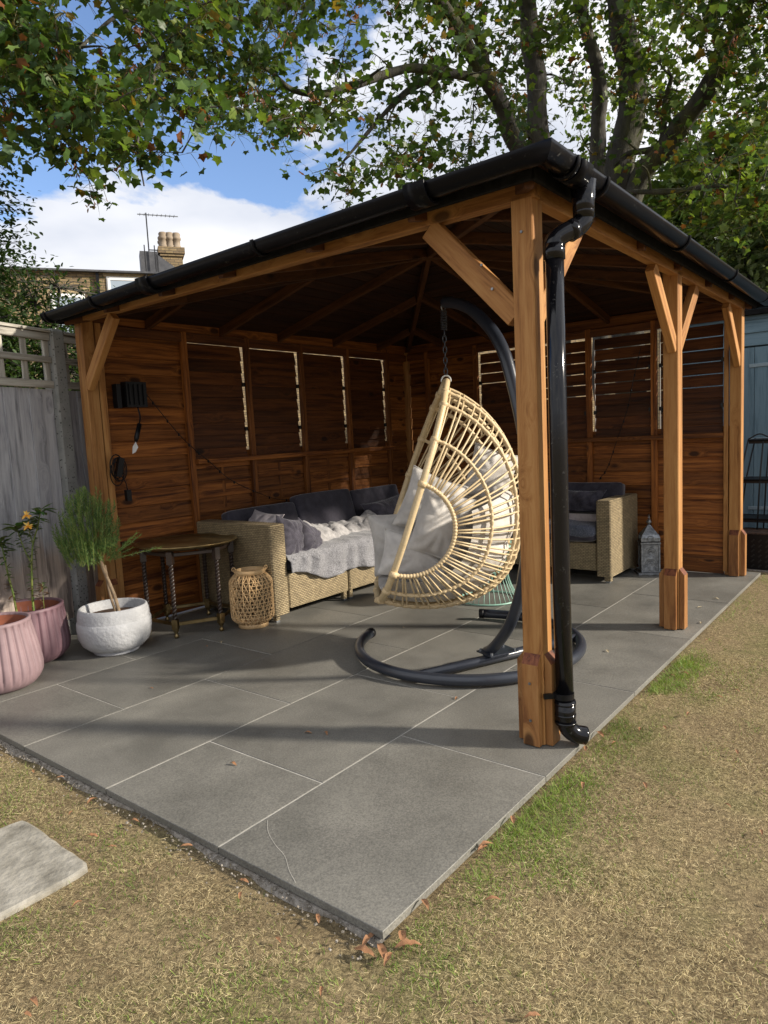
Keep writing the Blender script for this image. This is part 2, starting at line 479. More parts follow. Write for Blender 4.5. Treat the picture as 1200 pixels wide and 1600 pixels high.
MT['brick'] = brick_material('london_stock_brick', (0.30, 0.23, 0.12), (0.17, 0.125, 0.075), (0.10, 0.085, 0.065))
MT['brick2'] = brick_material('pale_yellow_brick', (0.42, 0.33, 0.19), (0.33, 0.26, 0.15), (0.22, 0.19, 0.14))
MT['render'] = noise_mat('chimney_render', (0.27, 0.23, 0.15), (0.36, 0.31, 0.21), 3, 0.9)
MT['clay'] = noise_mat('chimney_pot_clay', (0.20, 0.155, 0.11), (0.29, 0.235, 0.175), 5, 0.85)
MT['clayred'] = noise_mat('chimney_pot_red', (0.26, 0.10, 0.06), (0.34, 0.15, 0.09), 5, 0.85)
MT['slate'] = noise_mat('slate', (0.05, 0.052, 0.06), (0.09, 0.092, 0.10), 6, 0.6)
MT['glass'] = plain('window_glass', (0.30, 0.36, 0.42), 0.05, 0.0, 0.9)
MT['blueshed'] = wood_mat('blue_grey_shed_paint', (0.145, 0.225, 0.275), (0.125, 0.20, 0.25), (0.085, 0.145, 0.185), rough=0.6, var=0.12, knots=False)
MT['hinge'] = plain('painted_hinge', (0.22, 0.29, 0.33), 0.5)


def leaf_mat(name, trans=0.35, rough=0.45):
    m, nt, b = new_mat(name)
    at = N(nt, 'ShaderNodeAttribute', attribute_name='Col')
    oi = N(nt, 'ShaderNodeObjectInfo')
    nt.links.new(at.outputs['Color'], b.inputs['Base Color'])
    b.inputs['Roughness'].default_value = rough
    b.inputs['Specular IOR Level'].default_value = 0.35
    tr = N(nt, 'ShaderNodeBsdfTranslucent')
    cc = mixc(nt, 1.0, at.outputs['Color'], (1.6, 1.7, 0.7), 'MULTIPLY')
    nt.links.new(cc, tr.inputs[0])
    mx = N(nt, 'ShaderNodeMixShader')
    mx.inputs[0].default_value = trans
    nt.links.new(b.outputs[0], mx.inputs[1])
    nt.links.new(tr.outputs[0], mx.inputs[2])
    nt.links.new(mx.outputs[0], nt.nodes['Material Output'].inputs[0])
    return m


MT['leaf'] = leaf_mat('tree_leaf')
MT['grass'] = leaf_mat('grass_blade', 0.25, 0.6)


def bark_mat():
    m, nt, b = new_mat('tree_bark')
    v = coords(nt, (1, 1, 0.35), rnd=False)
    n = N(nt, 'ShaderNodeTexNoise', i_Scale=9.0, i_Detail=8.0, i_Roughness=0.7)
    nt.links.new(v, n.inputs['Vector'])
    c = ramp(nt, n.outputs[0], [(0.3, (0.022, 0.020, 0.017)), (0.5, (0.055, 0.050, 0.042)), (0.7, (0.105, 0.098, 0.08))])
    n2 = N(nt, 'ShaderNodeTexNoise', i_Scale=1.5, i_Detail=5.0, i_Roughness=0.7)
    nt.links.new(v, n2.inputs['Vector'])
    g = math_node(nt, 'MULTIPLY', math_node(nt, 'SUBTRACT', n2.outputs[0], 0.5), 6.0, clamp=True)
    c = mixc(nt, math_node(nt, 'MULTIPLY', g, 0.7), c, (0.105, 0.11, 0.03))
    nt.links.new(c, b.inputs['Base Color'])
    b.inputs['Roughness'].default_value = 0.9
    bump(nt, b, n.outputs[0], 0.8, 0.04)
    return m


MT['bark'] = bark_mat()
MT['stemwood'] = noise_mat('woody_stem', (0.20, 0.14, 0.085), (0.34, 0.25, 0.16), 30, 0.8, 0.5, 0.003)
MT['greenstem'] = noise_mat('green_stem', (0.10, 0.16, 0.03), (0.22, 0.24, 0.06), 20, 0.6)


def lawn_mat():
    m, nt, b = new_mat('dry_lawn')
    tc = N(nt, 'ShaderNodeTexCoord')
    n = N(nt, 'ShaderNodeTexNoise', i_Scale=2.2, i_Detail=6.0, i_Roughness=0.65)
    nt.links.new(tc.outputs['Object'], n.inputs['Vector'])
    f = N(nt, 'ShaderNodeTexNoise', i_Scale=60.0, i_Detail=5.0, i_Roughness=0.8, i_Distortion=1.0)
    nt.links.new(tc.outputs['Object'], f.inputs['Vector'])
    c = ramp(nt, n.outputs[0], [(0.3, (0.22, 0.17, 0.098)), (0.5, (0.32, 0.255, 0.148)), (0.68, (0.24, 0.22, 0.105))])
    c = mixc(nt, 1.0, c, ramp(nt, f.outputs[0], [(0.3, (0.28, 0.26, 0.24)), (0.5, (0.8, 0.78, 0.76)), (0.7, (1.5, 1.45, 1.4))]), 'MULTIPLY')
    nt.links.new(c, b.inputs['Base Color'])
    b.inputs['Roughness'].default_value = 0.95
    b.inputs['Specular IOR Level'].default_value = 0.1
    bump(nt, b, f.outputs[0], 0.8, 0.02)
    return m


MT['lawn'] = lawn_mat()
MT['gravel'] = noise_mat('gritty_soil', (0.13, 0.11, 0.085), (0.33, 0.30, 0.26), 55, 0.95, 0.9, 0.012)
MT['paver'] = noise_mat('old_concrete_paver', (0.13, 0.12, 0.097), (0.33, 0.31, 0.265), 11, 0.92, 0.7, 0.012, fine=60, lo=0.3, hi=0.62, detail=9)
MT['whitepot'] = noise_mat('white_cement_pot', (0.37, 0.375, 0.385), (0.49, 0.495, 0.505), 5, 0.9, 0.9, 0.010, fine=55)
MT['pinkpot'] = noise_mat('dusty_pink_pot', (0.175, 0.118, 0.127), (0.235, 0.160, 0.170), 6, 0.6, 0.1, 0.002)
MT['purplepot'] = noise_mat('mauve_pot', (0.145, 0.082, 0.098), (0.185, 0.108, 0.125), 6, 0.55, 0.1, 0.002)

# ------------------------------------------------------------------ object helpers
WM = {}


def wmat(o):
    return WM.get(o.name, Matrix.Identity(4))


def link(o, parent=None, world=None):
    COL.objects.link(o)
    world = world if world is not None else (wmat(parent).copy() if parent else Matrix.Identity(4))
    if parent:
        o.parent = parent
        o.matrix_local = wmat(parent).inverted() @ world
    else:
        o.matrix_world = world
    WM[o.name] = world
    return o


def tag(o, label=None, cat=None, group=None, kind=None):
    if label: o['label'] = label
    if cat: o['category'] = cat
    if group: o['group'] = group
    if kind: o['kind'] = kind
    return o


def thing(name, loc, label, cat, group=None):
    o = bpy.data.objects.new(name, None)
    o.empty_display_size = 0.1
    link(o, None, Matrix.Translation(loc))
    return tag(o, label, cat, group)


def mesh_from(name, v, f, m=None, smooth=False):
    me = bpy.data.meshes.new(name)
    me.from_pydata([tuple(x) for x in v], [], f)
    if m is not None:
        me.materials.append(MT[m] if isinstance(m, str) else m)
    if smooth:
        me.polygons.foreach_set('use_smooth', [True] * len(me.polygons))
    me.update()
    return me


def mobj(name, v, f, m, parent=None, smooth=False, top=None):
    """vertices in world space; origin sits at the parent's origin (or at `top`)"""
    w = wmat(parent) if parent else Matrix.Translation(top or (0, 0, 0))
    inv = w.inverted()
    vv = [inv @ Vector(x) for x in v]
    me = mesh_from(name, vv, f, m, smooth)
    o = bpy.data.objects.new(name, me)
    return link(o, parent, w)


_beams = {}


def beam_mesh(L, w, t, ch, m):
    key = (round(L, 4), round(w, 4), round(t, 4), round(ch, 4), m)
    if key in _beams:
        return _beams[key]
    h, d = w / 2, t / 2
    prof = [(d - ch, h), (d, h - ch), (d, -h + ch), (d - ch, -h), (-d + ch, -h), (-d, -h + ch), (-d, h - ch), (-d + ch, h)]
    v, f = [], []
    for x in (-L / 2, L / 2):
        for (y, z) in prof:
            v.append((x, y, z))
    n = 8
    for i in range(n):
        j = (i + 1) % n
        f.append((i, j, n + j, n + i))
    f.append(tuple(range(n - 1, -1, -1)))
    f.append(tuple(range(n, 2 * n)))
    me = mesh_from('board', v, f, m)
    _beams[key] = me
    return me


def beam(name, p0, p1, w, t, up, m, parent=None, ch=0.003):
    """board from p0 to p1, w = width measured along up, t = thickness"""
    p0, p1, up = Vector(p0), Vector(p1), Vector(up)
    x = (p1 - p0)
    L = x.length
    x.normalize()
    y = up.cross(x).normalized()
    z = x.cross(y).normalized()
    Mx = Matrix((x, y, z)).transposed().to_4x4()
    Mx.translation = (p0 + p1) / 2
    o = bpy.data.objects.new(name, beam_mesh(L, w, t, ch, m))
    return link(o, parent, Mx)


def frames(pts):
    pts = [Vector(p) for p in pts]
    n = len(pts)
    tans = []
    for i in range(n):
        a = pts[max(0, i - 1)]
        b = pts[min(n - 1, i + 1)]
        t = (b - a)
        tans.append(t.normalized() if t.length > 1e-9 else Vector((0, 0, 1)))
    ref = Vector((0, 0, 1)) if abs(tans[0].z) < 0.9 else Vector((1, 0, 0))
    u = tans[0].cross(ref).normalized()
    out = []
    for i in range(n):
        u = (u - tans[i] * u.dot(tans[i]))
        if u.length < 1e-6:
            u = tans[i].orthogonal()
        u.normalize()
        out.append((pts[i], u.copy(), tans[i].cross(u).normalized()))
    return out


def tube_geo(pts, r, sides=8, caps=True, closed=False, off=0):
    fr = frames(pts)
    v, f = [], []
    n = len(fr)
    for i, (p, a, b) in enumerate(fr):
        ri = r[i] if hasattr(r, '__len__') else r
        for k in range(sides):
            t = 2 * PI * k / sides
            v.append(p + a * (math.cos(t) * ri) + b * (math.sin(t) * ri))
    for i in range(n - 1):
        for k in range(sides):
            k2 = (k + 1) % sides
            f.append((off + i * sides + k, off + i * sides + k2, off + (i + 1) * sides + k2, off + (i + 1) * sides + k))
    if closed:
        for k in range(sides):
            k2 = (k + 1) % sides
            f.append((off + (n - 1) * sides + k, off + (n - 1) * sides + k2, off + k2, off + k))
    elif caps:
        f.append(tuple(off + k for k in range(sides - 1, -1, -1)))
        f.append(tuple(off + (n - 1) * sides + k for k in range(sides)))
    return v, f


def tube(name, pts, r, m, parent=None, sides=8, caps=True, closed=False, top=None):
    v, f = tube_geo(pts, r, sides, caps, closed)
    return mobj(name, v, f, m, parent, True, top)


class Geo:
    def __init__(s):
        s.v, s.f = [], []

    def tube(s, pts, r, sides=6, caps=True, closed=False):
        v, f = tube_geo(pts, r, sides, caps, closed, len(s.v))
        s.v += v
        s.f += f
        return s

    def box(s, c, sz, rot=None):
        c = Vector(c)
        o = len(s.v)
        for dx in (-1, 1):
            for dy in (-1, 1):
                for dz in (-1, 1):
                    p = Vector((dx * sz[0] / 2, dy * sz[1] / 2, dz * sz[2] / 2))
                    if rot: p = rot @ p
                    s.v.append(c + p)
        for q in ((0, 1, 3, 2), (4, 6, 7, 5), (0, 4, 5, 1), (2, 3, 7, 6), (0, 2, 6, 4), (1, 5, 7, 3)):
            s.f.append(tuple(o + i for i in q))
        return s

    def lathe(s, c, prof, n=32, rfun=None):
        c = Vector(c)
        o = len(s.v)
        for (r, z) in prof:
            for k in range(n):
                t = 2 * PI * k / n
                rr = r * (rfun(t, z) if rfun else 1)
                s.v.append(c + Vector((rr * math.cos(t), rr * math.sin(t), z)))
        for i in range(len(prof) - 1):
            for k in range(n):
                k2 = (k + 1) % n
                s.f.append((o + i * n + k, o + i * n + k2, o + (i + 1) * n + k2, o + (i + 1) * n + k))
        return s

    def obj(s, name, m, parent=None, smooth=False, top=None):
        return mobj(name, s.v, s.f, m, parent, smooth, top)


def arc(c, a, b, r, t0, t1, n):
    c, a, b = Vector(c), Vector(a), Vector(b)
    return [c + a * (r * math.cos(t0 + (t1 - t0) * i / n)) + b * (r * math.sin(t0 + (t1 - t0) * i / n)) for i in range(n + 1)]


def smooth_path(pts, per=6):
    """Catmull-Rom through points"""
    P = [Vector(p) for p in pts]
    P = [P[0] * 2 - P[1]] + P + [P[-1] * 2 - P[-2]]
    out = []
    for i in range(1, len(P) - 2):
        for k in range(per):
            t = k / per
            a, b, c, d = P[i - 1], P[i], P[i + 1], P[i + 2]
            out.append(0.5 * ((2 * b) + (c - a) * t + (2 * a - 5 * b + 4 * c - d) * t * t + (3 * b - a - 3 * c + d) * t ** 3))
    out.append(P[-2])
    return out


def fnoise(p, s=1.0, o=0.0):
    return noise.noise(Vector((p[0] * s + o, p[1] * s + o * 1.7, p[2] * s - o)))


def cushion(name, c, size, m, parent=None, rot=None, e=0.32, wr=0.008, ws=5.0, seed=0.0, label=None, cat=None, group=None, sag=0.0):
    """puffed box cushion: superellipsoid with soft wrinkles"""
    nu, nv = 44, 22
    v, f = [], []
    rot = rot or Matrix.Identity(3)
    c = Vector(c)

    def sp(x, p):
        return math.copysign(abs(x) ** p, x)
    for j in range(nv + 1):
        th = -PI / 2 + PI * j / nv
        for i in range(nu):
            ph = 2 * PI * i / nu
            x = sp(math.cos(th), e) * sp(math.cos(ph), e * 0.75)
            y = sp(math.cos(th), e) * sp(math.sin(ph), e * 0.75)
            z = sp(math.sin(th), e * 1.6)
            bul = 1 + 0.22 * (1 - x * x) * (1 - y * y)
            p = Vector((x * size[0] / 2, y * size[1] / 2, z * size[2] / 2 * bul))
            q = fnoise(p, ws, seed) * wr * 2 + fnoise(p, ws * 2.7, seed + 3) * wr * 0.8
            p += p.normalized() * q
            p.z -= sag * (1 - x * x) * (1 - y * y)
            v.append(c + rot @ p)
    for j in range(nv):
        for i in range(nu):
            i2 = (i + 1) % nu
            f.append((j * nu + i, j * nu + i2, (j + 1) * nu + i2, (j + 1) * nu + i))
    o = mobj(name, v, f, m, parent, True, top=None if parent else tuple(c))
    if label: tag(o, label, cat, group)
    return o


def pillow(name, c, ax, ay, w, h, th, m, seed=0.0, label=None, cat=None, group=None, wr=0.012, parent=None, bend=0.0, ear=0.10):
    """square scatter pillow; ax, ay = in-plane axes"""
    c, ax, ay = Vector(c), Vector(ax).normalized(), Vector(ay)
    az = ax.cross(ay).normalized()
    ay = az.cross(ax).normalized()
    n = 26
    v, f = [], []
    for side in (1, -1):
        for j in range(n + 1):
            for i in range(n + 1):
                x, y = -1 + 2 * i / n, -1 + 2 * j / n
                ex = 1 - ear * (1 - y * y) ** 1.0 * x * x
                ey = 1 - ear * (1 - x * x) ** 1.0 * y * y
                z = th / 2 * ((1 - abs(x) ** 2.6) ** 0.6) * ((1 - abs(y) ** 2.6) ** 0.6)
                px, py = x * ex * w / 2, y * ey * h / 2
                r = math.hypot(x, y)
                e = min(1 - abs(x), 1 - abs(y))
                ang = math.atan2(y, x)
                fold = math.sin(ang * 11 + seed * 5 + 3 * fnoise((px, py, 0), 6, seed)) * wr * 0.55 * min(1, r) * (1 if e > 0.02 else 0)
                q = fnoise((px, py, side), 5.0, seed) * wr * 2.0 + fnoise((px, py, side), 14.0, seed + 5) * wr * 0.6
                z = side * (z + (q + fold) * min(1, e * 5)) + bend * (x * x + y * y)
                v.append(c + ax * px + ay * py + az * z)
    k = (n + 1) ** 2
    for j in range(n):
        for i in range(n):
            a = j * (n + 1) + i
            f.append((a, a + 1, a + n + 2, a + n + 1))
            f.append((k + a, k + a + n + 1, k + a + n + 2, k + a + 1))
    o = mobj(name, v, f, m, parent, True, top=None if parent else tuple(c))
    # piped seam all round
    g = Geo()
    ed = [v[i] for i in range(n)] + [v[j * (n + 1) + n] for j in range(n)] + [v[n * (n + 1) + n - i] for i in range(n)] + [v[(n - j) * (n + 1)] for j in range(n)]
    g.tube(ed, 0.0032, 5, closed=True)
    g.obj('piping', m, o, True)
    if label: tag(o, label, cat, group)
    return o


# ================================================================== SETTING
GZ = -0.037
g = Geo()
xs = [-150, -40, -12, -6, -3, -1.5, 0, 1.5, 3, 4.6, 6, 9, 16, 40, 150]
nx = len(xs)
for y in xs:
    for x in xs:
        g.v.append(Vector((x, y, GZ)))
for j in range(nx - 1):
    for i in range(nx - 1):
        g.f.append((j * nx + i, j * nx + i + 1, (j + 1) * nx + i + 1, (j + 1) * nx + i))
tag(g.obj('lawn_ground', 'lawn'), kind='structure')

# patio: mortar bed, grout sheet, slabs
patio = bpy.data.objects.new('patio', None)
link(patio)
tag(patio, 'grey porcelain slab patio laid under the timber shelter', kind='structure')
SW, SL, GAP = 0.6100, 0.886, 0.005
YMAX, XMAX = 3.27, 4.60
g = Geo()
g.box((XMAX / 2, YMAX / 2, (GZ - 0.05 - 0.021) / 2), (XMAX - 0.05, YMAX - 0.05, 0.021 + 0.0 - (GZ - 0.05) - 0.021 - 0.0001 + 0.0))
g.obj('mortar_bed', 'base', patio)
g = Geo()
g.box((XMAX / 2, YMAX / 2, -0.0112), (XMAX - 0.006, YMAX - 0.006, 0.0185))
g.obj('grout', 'grout', patio)


def slab(x0, x1, y0, y1):
    c = 0.0015
    t = 0.0205
    v = []
    for z, ins in ((-t, 0), (-c, 0), (0.0, c)):
        for (x, y) in ((x0 + ins, y0 + ins), (x1 - ins, y0 + ins), (x1 - ins, y1 - ins), (x0 + ins, y1 - ins)):
            v.append((x, y, z))
    f = [(3, 2, 1, 0), (8, 9, 10, 11)]
    for a in (0, 4):
        for k in range(4):
            k2 = (k + 1) % 4
            f.append((a + k, a + k2, a + 4 + k2, a + 4 + k))
    dz = random.uniform(-0.0006, 0.0006)
    mobj('slab', [(p[0], p[1], p[2] + dz) for p in v], f, 'slab', patio)


for i in range(6):
    y0 = i * SW
    y1 = min(y0 + SW - GAP, YMAX)
    x = 0.0 if i % 2 == 0 else -SL / 2
    if i == 5: x = SL * 0.5
    while x < XMAX - 0.05:
        a, b = max(x, 0.0), min(x + SL - GAP, XMAX)
        slab(a, b, y0, y1)
        x += SL
crk = [(0.176, 0.592), (0.134, 0.543), (0.100, 0.476), (0.077, 0.412), (0.039, 0.355), (0.011, 0.301)]
crk = smooth_path([(x, y, 0.0012) for x, y in crk], 5)
g = Geo()
for i, p in enumerate(crk[:-1]):
    q = crk[i + 1]
    d = (q - p).normalized()
    s = Vector((-d.y, d.x, 0)) * 0.0006
    o = len(g.v)
    g.v += [p - s, p + s, q + s, q - s]
    g.f.append((o, o + 1, o + 2, o + 3))
g.obj('scratch', 'grout', patio)

# gritty strip along the front edge of the patio
g = Geo()
nn = 60
for i in range(nn + 1):
    y = 0.0 + 3.1 * i / nn
    w = 0.016 + 0.035 * fnoise((y, 0, 0), 3.0, 2) + 0.02 * fnoise((y, 0, 0), 9.0, 1)
    g.v += [Vector((0.03, y, GZ + 0.008)), Vector((-w * 0.5, y, GZ + 0.012)), Vector((-w, y, GZ + 0.001))]
for i in range(nn):
    for k in (0, 1):
        a = i * 3 + k
        g.f.append((a, a + 3, a + 4, a + 1))
tag(g.obj('soil_strip', 'gravel', None, True), kind='structure')

# old square paver
pv = [(-0.245, 0.868), (-0.235, 1.312), (-0.70, 1.335), (-0.72, 0.875)]
g = Geo()
sub = []
cx = sum(p[0] for p in pv) / 4
cy = sum(p[1] for p in pv) / 4
edge = []
for k in range(4):
    a, b = pv[k], pv[(k + 1) % 4]
    for i in range(12):
        t = i / 12
        x, y = a[0] + (b[0] - a[0]) * t, a[1] + (b[1] - a[1]) * t
        jx, jy = fnoise((x, y, 0), 14, 4) * 0.008, fnoise((x, y, 3), 14, 8) * 0.008
        if i == 0:
            x += (cx - x) * 0.035
            y += (cy - y) * 0.035
        edge.append((x + jx, y + jy))
ne = len(edge)
for ins, z in ((0, GZ - 0.03), (0, GZ + 0.012), (0.010, GZ + 0.017)):
    for (x, y) in edge:
        d = Vector((cx - x, cy - y, 0)).normalized() * ins
        g.v.append(Vector((x + d.x, y + d.y, z)))
for a in (0, ne):
    for k in range(ne):
        k2 = (k + 1) % ne
        g.f.append((a + k2, a + k, a + ne + k, a + ne + k2))
g.f.append(tuple(range(3 * ne - 1, 2 * ne - 1, -1)))
tag(g.obj('stepping_stone', 'paver', top=(cx, cy, GZ)), 'weathered square concrete stepping stone set in the dry lawn', 'stepping stone')

# ================================================================== GAZEBO
gz = thing('garden_shelter', (1.13, 0.14, 0), 'brown stained timber garden shelter with black gutters and slatted back walls', 'gazebo')
PS = 0.08
PX = [1.13, 2.85, 4.44]
Y0, Y1 = 0.14, 3.10
BZ = 1.935      # underside of beams
UP = (0, 0, 1)
posts = [(PX[0], Y0), (PX[1], Y0), (PX[2], Y0), (PX[0], Y1), (PX[2], Y1)]
for i, (x, y) in enumerate(posts):
    beam('post', (x, y, 0.004), (x, y, BZ + 0.02), PS, PS, (1, 0, 0), 'post', gz, 0.004)


def boot(x, y, dx, dy, w=0.064, hgt=0.345):
    """bevel-topped boot board on one face of a post"""
    t = 0.026
    n = Vector((dx, dy, 0))
    s = Vector((-dy, dx, 0))
    c = Vector((x, y, 0)) + n * (PS / 2 + 0.002)
    v = []
    for sw in (-w / 2, w / 2):
        for (d, z) in ((0, 0.004), (t, 0.004), (t, hgt - 0.035), (0, hgt)):
            v.append(c + s * sw + n * d + Vector((0, 0, z)))
    # orient local X up so that the grain runs upwards
    f = [(0, 1, 2, 3), (7, 6, 5, 4), (1, 5, 6, 2), (0, 4, 5, 1), (0, 3, 7, 4)]
    Mx = Matrix((Vector((0, 0, 1)), s, n)).transposed().to_4x4()
    if Mx.to_3x3().determinant() < 0:
        Mx = Matrix((Vector((0, 0, 1)), -s, n)).transposed().to_4x4()
    Mx.translation = c
    inv = Mx.inverted()
    vv = [inv @ p for p in v]
    if Mx.to_3x3().determinant() > 0:
        pass
    me = mesh_from('boot_board', vv, f + [(2, 6, 7, 3)], 'boot')
    me.materials.append(MT['endgrain'])
    me.polygons[5].material_index = 1
    o = bpy.data.objects.new('boot_board', me)
    link(o, gz, Mx)


for (x, y) in posts[:4]:
    for d in ((-1, 0), (1, 0), (0, -1), (0, 1)):
        boot(x, y, *d)

# eave beams
bw, bt = 0.082, 0.05
beam('beam', (PX[0] - 0.04 + 0.025, Y0 - 0.05, BZ + bw / 2), (PX[0] - 0.04 + 0.025, Y1 + 0.05, BZ + bw / 2), bw, bt, UP, 'post', gz)
beam('beam', (PX[0] + 0.012, Y0 - 0.015, BZ + bw / 2), (PX[2] + 0.05, Y0 - 0.015, BZ + bw / 2), bw, bt, UP, 'post', gz)
beam('beam', (PX[0] + 0.012, Y1 + 0.012, BZ + bw / 2), (PX[2] + 0.05, Y1 + 0.012, BZ + bw / 2), bw, bt, UP, 'plank', gz)
beam('beam', (PX[2] + 0.012, Y0 + 0.012, BZ + bw / 2), (PX[2] + 0.012, Y1 - 0.015, BZ + bw / 2), bw, bt, UP, 'plank', gz)


def brace(p0, p1, w=0.072, t=0.042):
    d = (Vector(p1) - Vector(p0)).normalized()
    up = Vector((0, 0, 1)) - d * d.z
    beam('brace', p0, p1, w, t, up, 'post', gz)


XB = PX[0] - 0.016
brace((XB, Y0 + 0.035, 1.555), (XB, Y0 + 0.385, BZ - 0.01), 0.082)       # near post, towards the left
brace((XB, Y1 - 0.03, 1.545), (XB, Y1 - 0.37, BZ - 0.01))
YB = Y0 - 0.01
for x, sgn in ((PX[0], 1), (PX[1], -1), (PX[1], 1), (PX[2], -1)):
    brace((x + sgn * 0.03, YB, 1.555), (x + sgn * 0.40, YB, BZ - 0.01))
# bolts
for (x, y, z) in ((1.087, 0.135, 1.875), (1.087, 0.16, 1.66)):
    Geo().lathe((0, 0, 0), [(0.0, 0.003), (0.006, 0.003), (0.007, 0)], 10)
g = Geo()
for (x, y, z) in ((XB - 0.024, 0.26, 1.66), (XB - 0.024, 0.30, 1.75), (PX[0] - 0.0415, 0.14, 1.83), (PX[0] - 0.0705, 0.14, 0.10), (PX[0] - 0.0705, 0.14, 0.24)):
    g.tube([(x, y, z), (x - 0.003, y, z)], 0.005, 8)
g.obj('bolt_heads', 'pewter', gz)
bpy.data.objects['bolt_heads']['kind'] = 'stuff'

# roof ---------------------------------------------------------------
EX0, EX1, EY0, EY1, EZ = 0.955, 4.60, 0.015, 3.20, 2.008
APX = Vector((2.75, 1.64, 2.385))
corn = [Vector((EX0, EY0, EZ)), Vector((EX1, EY0, EZ)), Vector((EX1, EY1, EZ)), Vector((EX0, EY1 - 0.03, EZ - 0.03))]
for c in corn:
    d = APX - c
    beam('hip_rafter', c + d * 0.035 - Vector((0, 0, 0.045)), APX - Vector((0, 0, 0.045)), 0.075, 0.035, UP, 'rafter', gz)


def plane_pt(c0, c1, s, t):
    """point on the roof side with eave c0-c1: s along eave, t up"""
    a = c0.lerp(c1, s)
    return a.lerp(APX, t)


for k in range(4):
    c0, c1 = corn[k], corn[(k + 1) % 4]
    e = (c1 - c0)
    eL = e.length
    ed = e.normalized()
    mid_s = (APX - c0).dot(ed) / eL
    foot = c0.lerp(c1, mid_s)
    upv = (APX - foot)
    H = upv.length
    ud = upv.normalized()
    nrm = ed.cross(ud).normalized()
    if nrm.z < 0: nrm = -nrm
    nb = 15
    bwid = H / nb
    for i in range(nb):
        ta, tb = i / nb, (i + 1) / nb - 0.004
        q = [c0.lerp(APX, ta), c1.lerp(APX, ta), c1.lerp(APX, tb), c0.lerp(APX, tb)]
        ins = 0.01 if tb < 0.97 else 0.0
        low = [p - nrm * 0.018 for p in q]
        top = [p - nrm * 0.004 for p in q]
        ctr = (low[0] + low[2]) / 2
        Mx = Matrix((ed, nrm.cross(ed), nrm)).transposed().to_4x4()
        Mx.translation = ctr
        inv = Mx.inverted()
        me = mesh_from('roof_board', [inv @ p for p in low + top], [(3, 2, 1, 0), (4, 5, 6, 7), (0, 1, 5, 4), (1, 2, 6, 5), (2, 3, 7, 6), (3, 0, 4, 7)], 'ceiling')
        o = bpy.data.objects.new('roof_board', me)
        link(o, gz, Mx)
    # common and jack rafters
    nr = 5
    for i in range(nr):
        s = (i + 1) / (nr + 1)
        if i == 2: s = mid_s
        a = c0.lerp(c1, s)
        # meets the hip
        if s <= mid_s:
            t = s / mid_s
        else:
            t = (1 - s) / (1 - mid_s)
        b = a + upv * t
        d = (b - a).normalized()
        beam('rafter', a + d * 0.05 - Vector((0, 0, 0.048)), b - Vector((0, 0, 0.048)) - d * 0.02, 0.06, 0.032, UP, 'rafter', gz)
    # fascia
    out = ed.cross(Vector((0, 0, 1))).normalized()
    if out.dot(APX - foot) > 0: out = -out
    fi = -out * 0.03
    beam('fascia', c0 + fi + ed * 0.03 - Vector((0, 0, 0.028)), c1 + fi - ed * 0.03 - Vector((0, 0, 0.028)), 0.058, 0.018, UP, 'felt', gz)
# felt covering with drip edge
g = Geo()
ov = 0.03
cc = [Vector((EX0 - ov, EY0 - ov, EZ)), Vector((EX1 + ov, EY0 - ov, EZ)), Vector((EX1 + ov, EY1 + ov, EZ)), Vector((EX0 - ov, EY1 + ov - 0.05, EZ - 0.03))]
for c in cc: g.v.append(c + Vector((0, 0, 0.004)))
g.v.append(APX + Vector((0, 0, 0.012)))
for c in cc: g.v.append(c - Vector((0, 0, 0.006)))
g.v.append(APX + Vector((0, 0, 0.002)))
for k in range(4):
    k2 = (k + 1) % 4
    g.f.append((k, k2, 4))
    g.f.append((5 + k2, 5 + k, 9))
    g.f.append((5 + k, 5 + k2, k2, k))
g.obj('roof_felt', 'felt', gz)

# gutters -------------------------------------------------------------
GR = 0.046
GZc = 2.010


def gutter(p0, p1, out, m0=0, m1=0):
    p0, p1, out = Vector(p0), Vector(p1), Vector(out)
    d = (p1 - p0)
    nseg = 14
    prof = []
    for i in range(nseg + 1):
        a = PI * i / nseg
        prof.append((math.cos(a) * GR, -math.sin(a) * GR * 1.02))
    for i in range(nseg, -1, -1):
        a = PI * i / nseg
        prof.append((math.cos(a) * (GR - 0.004), -math.sin(a) * (GR - 0.004) * 1.02))
    g = Geo()
    st = 40
    for j in range(st + 1):
        c = p0 + d * (j / st)
        for (a, z) in prof:
            g.v.append(c + out * a + Vector((0, 0, z)) + (d.normalized() * (-a * m0) if j == 0 else (d.normalized() * (a * m1) if j == st else Vector((0, 0, 0)))))
    n = len(prof)
    for j in range(st):
        for k in range(n):
            k2 = (k + 1) % n
            g.f.append((j * n + k, j * n + k2, (j + 1) * n + k2, (j + 1) * n + k))
    g.f.append(tuple(range(n)))
    g.f.append(tuple(st * n + k for k in range(n - 1, -1, -1)))
    o = g.obj('gutter', 'gutter', gz, True)
    # rolled front lip
    return o


def collar(c, d, out, w=0.05, extra=0.006):
    c, d, out = Vector(c), Vector(d).normalized(), Vector(out)
    g = Geo()
    for s in (-w / 2, w / 2):
        for rr in (GR + extra, GR + 0.0006):
            for i in range(15):
                a = PI * i / 14
                g.v.append(c + d * s + out * (math.cos(a) * rr) + Vector((0, 0, -math.sin(a) * rr * 1.02 + (0.006 if i in (0, 14) else 0))))
    for i in range(14):
        g.f.append((i, i + 1, 30 + i + 1, 30 + i))
        g.f.append((15 + i, 30 + 15 + i, 30 + 15 + i + 1, 15 + i + 1))
        g.f.append((i, 15 + i, 15 + i + 1, i + 1))
        g.f.append((30 + i, 30 + i + 1, 45 + i + 1, 45 + i))
    return g.obj('gutter_bracket', 'gutter', gz, True)


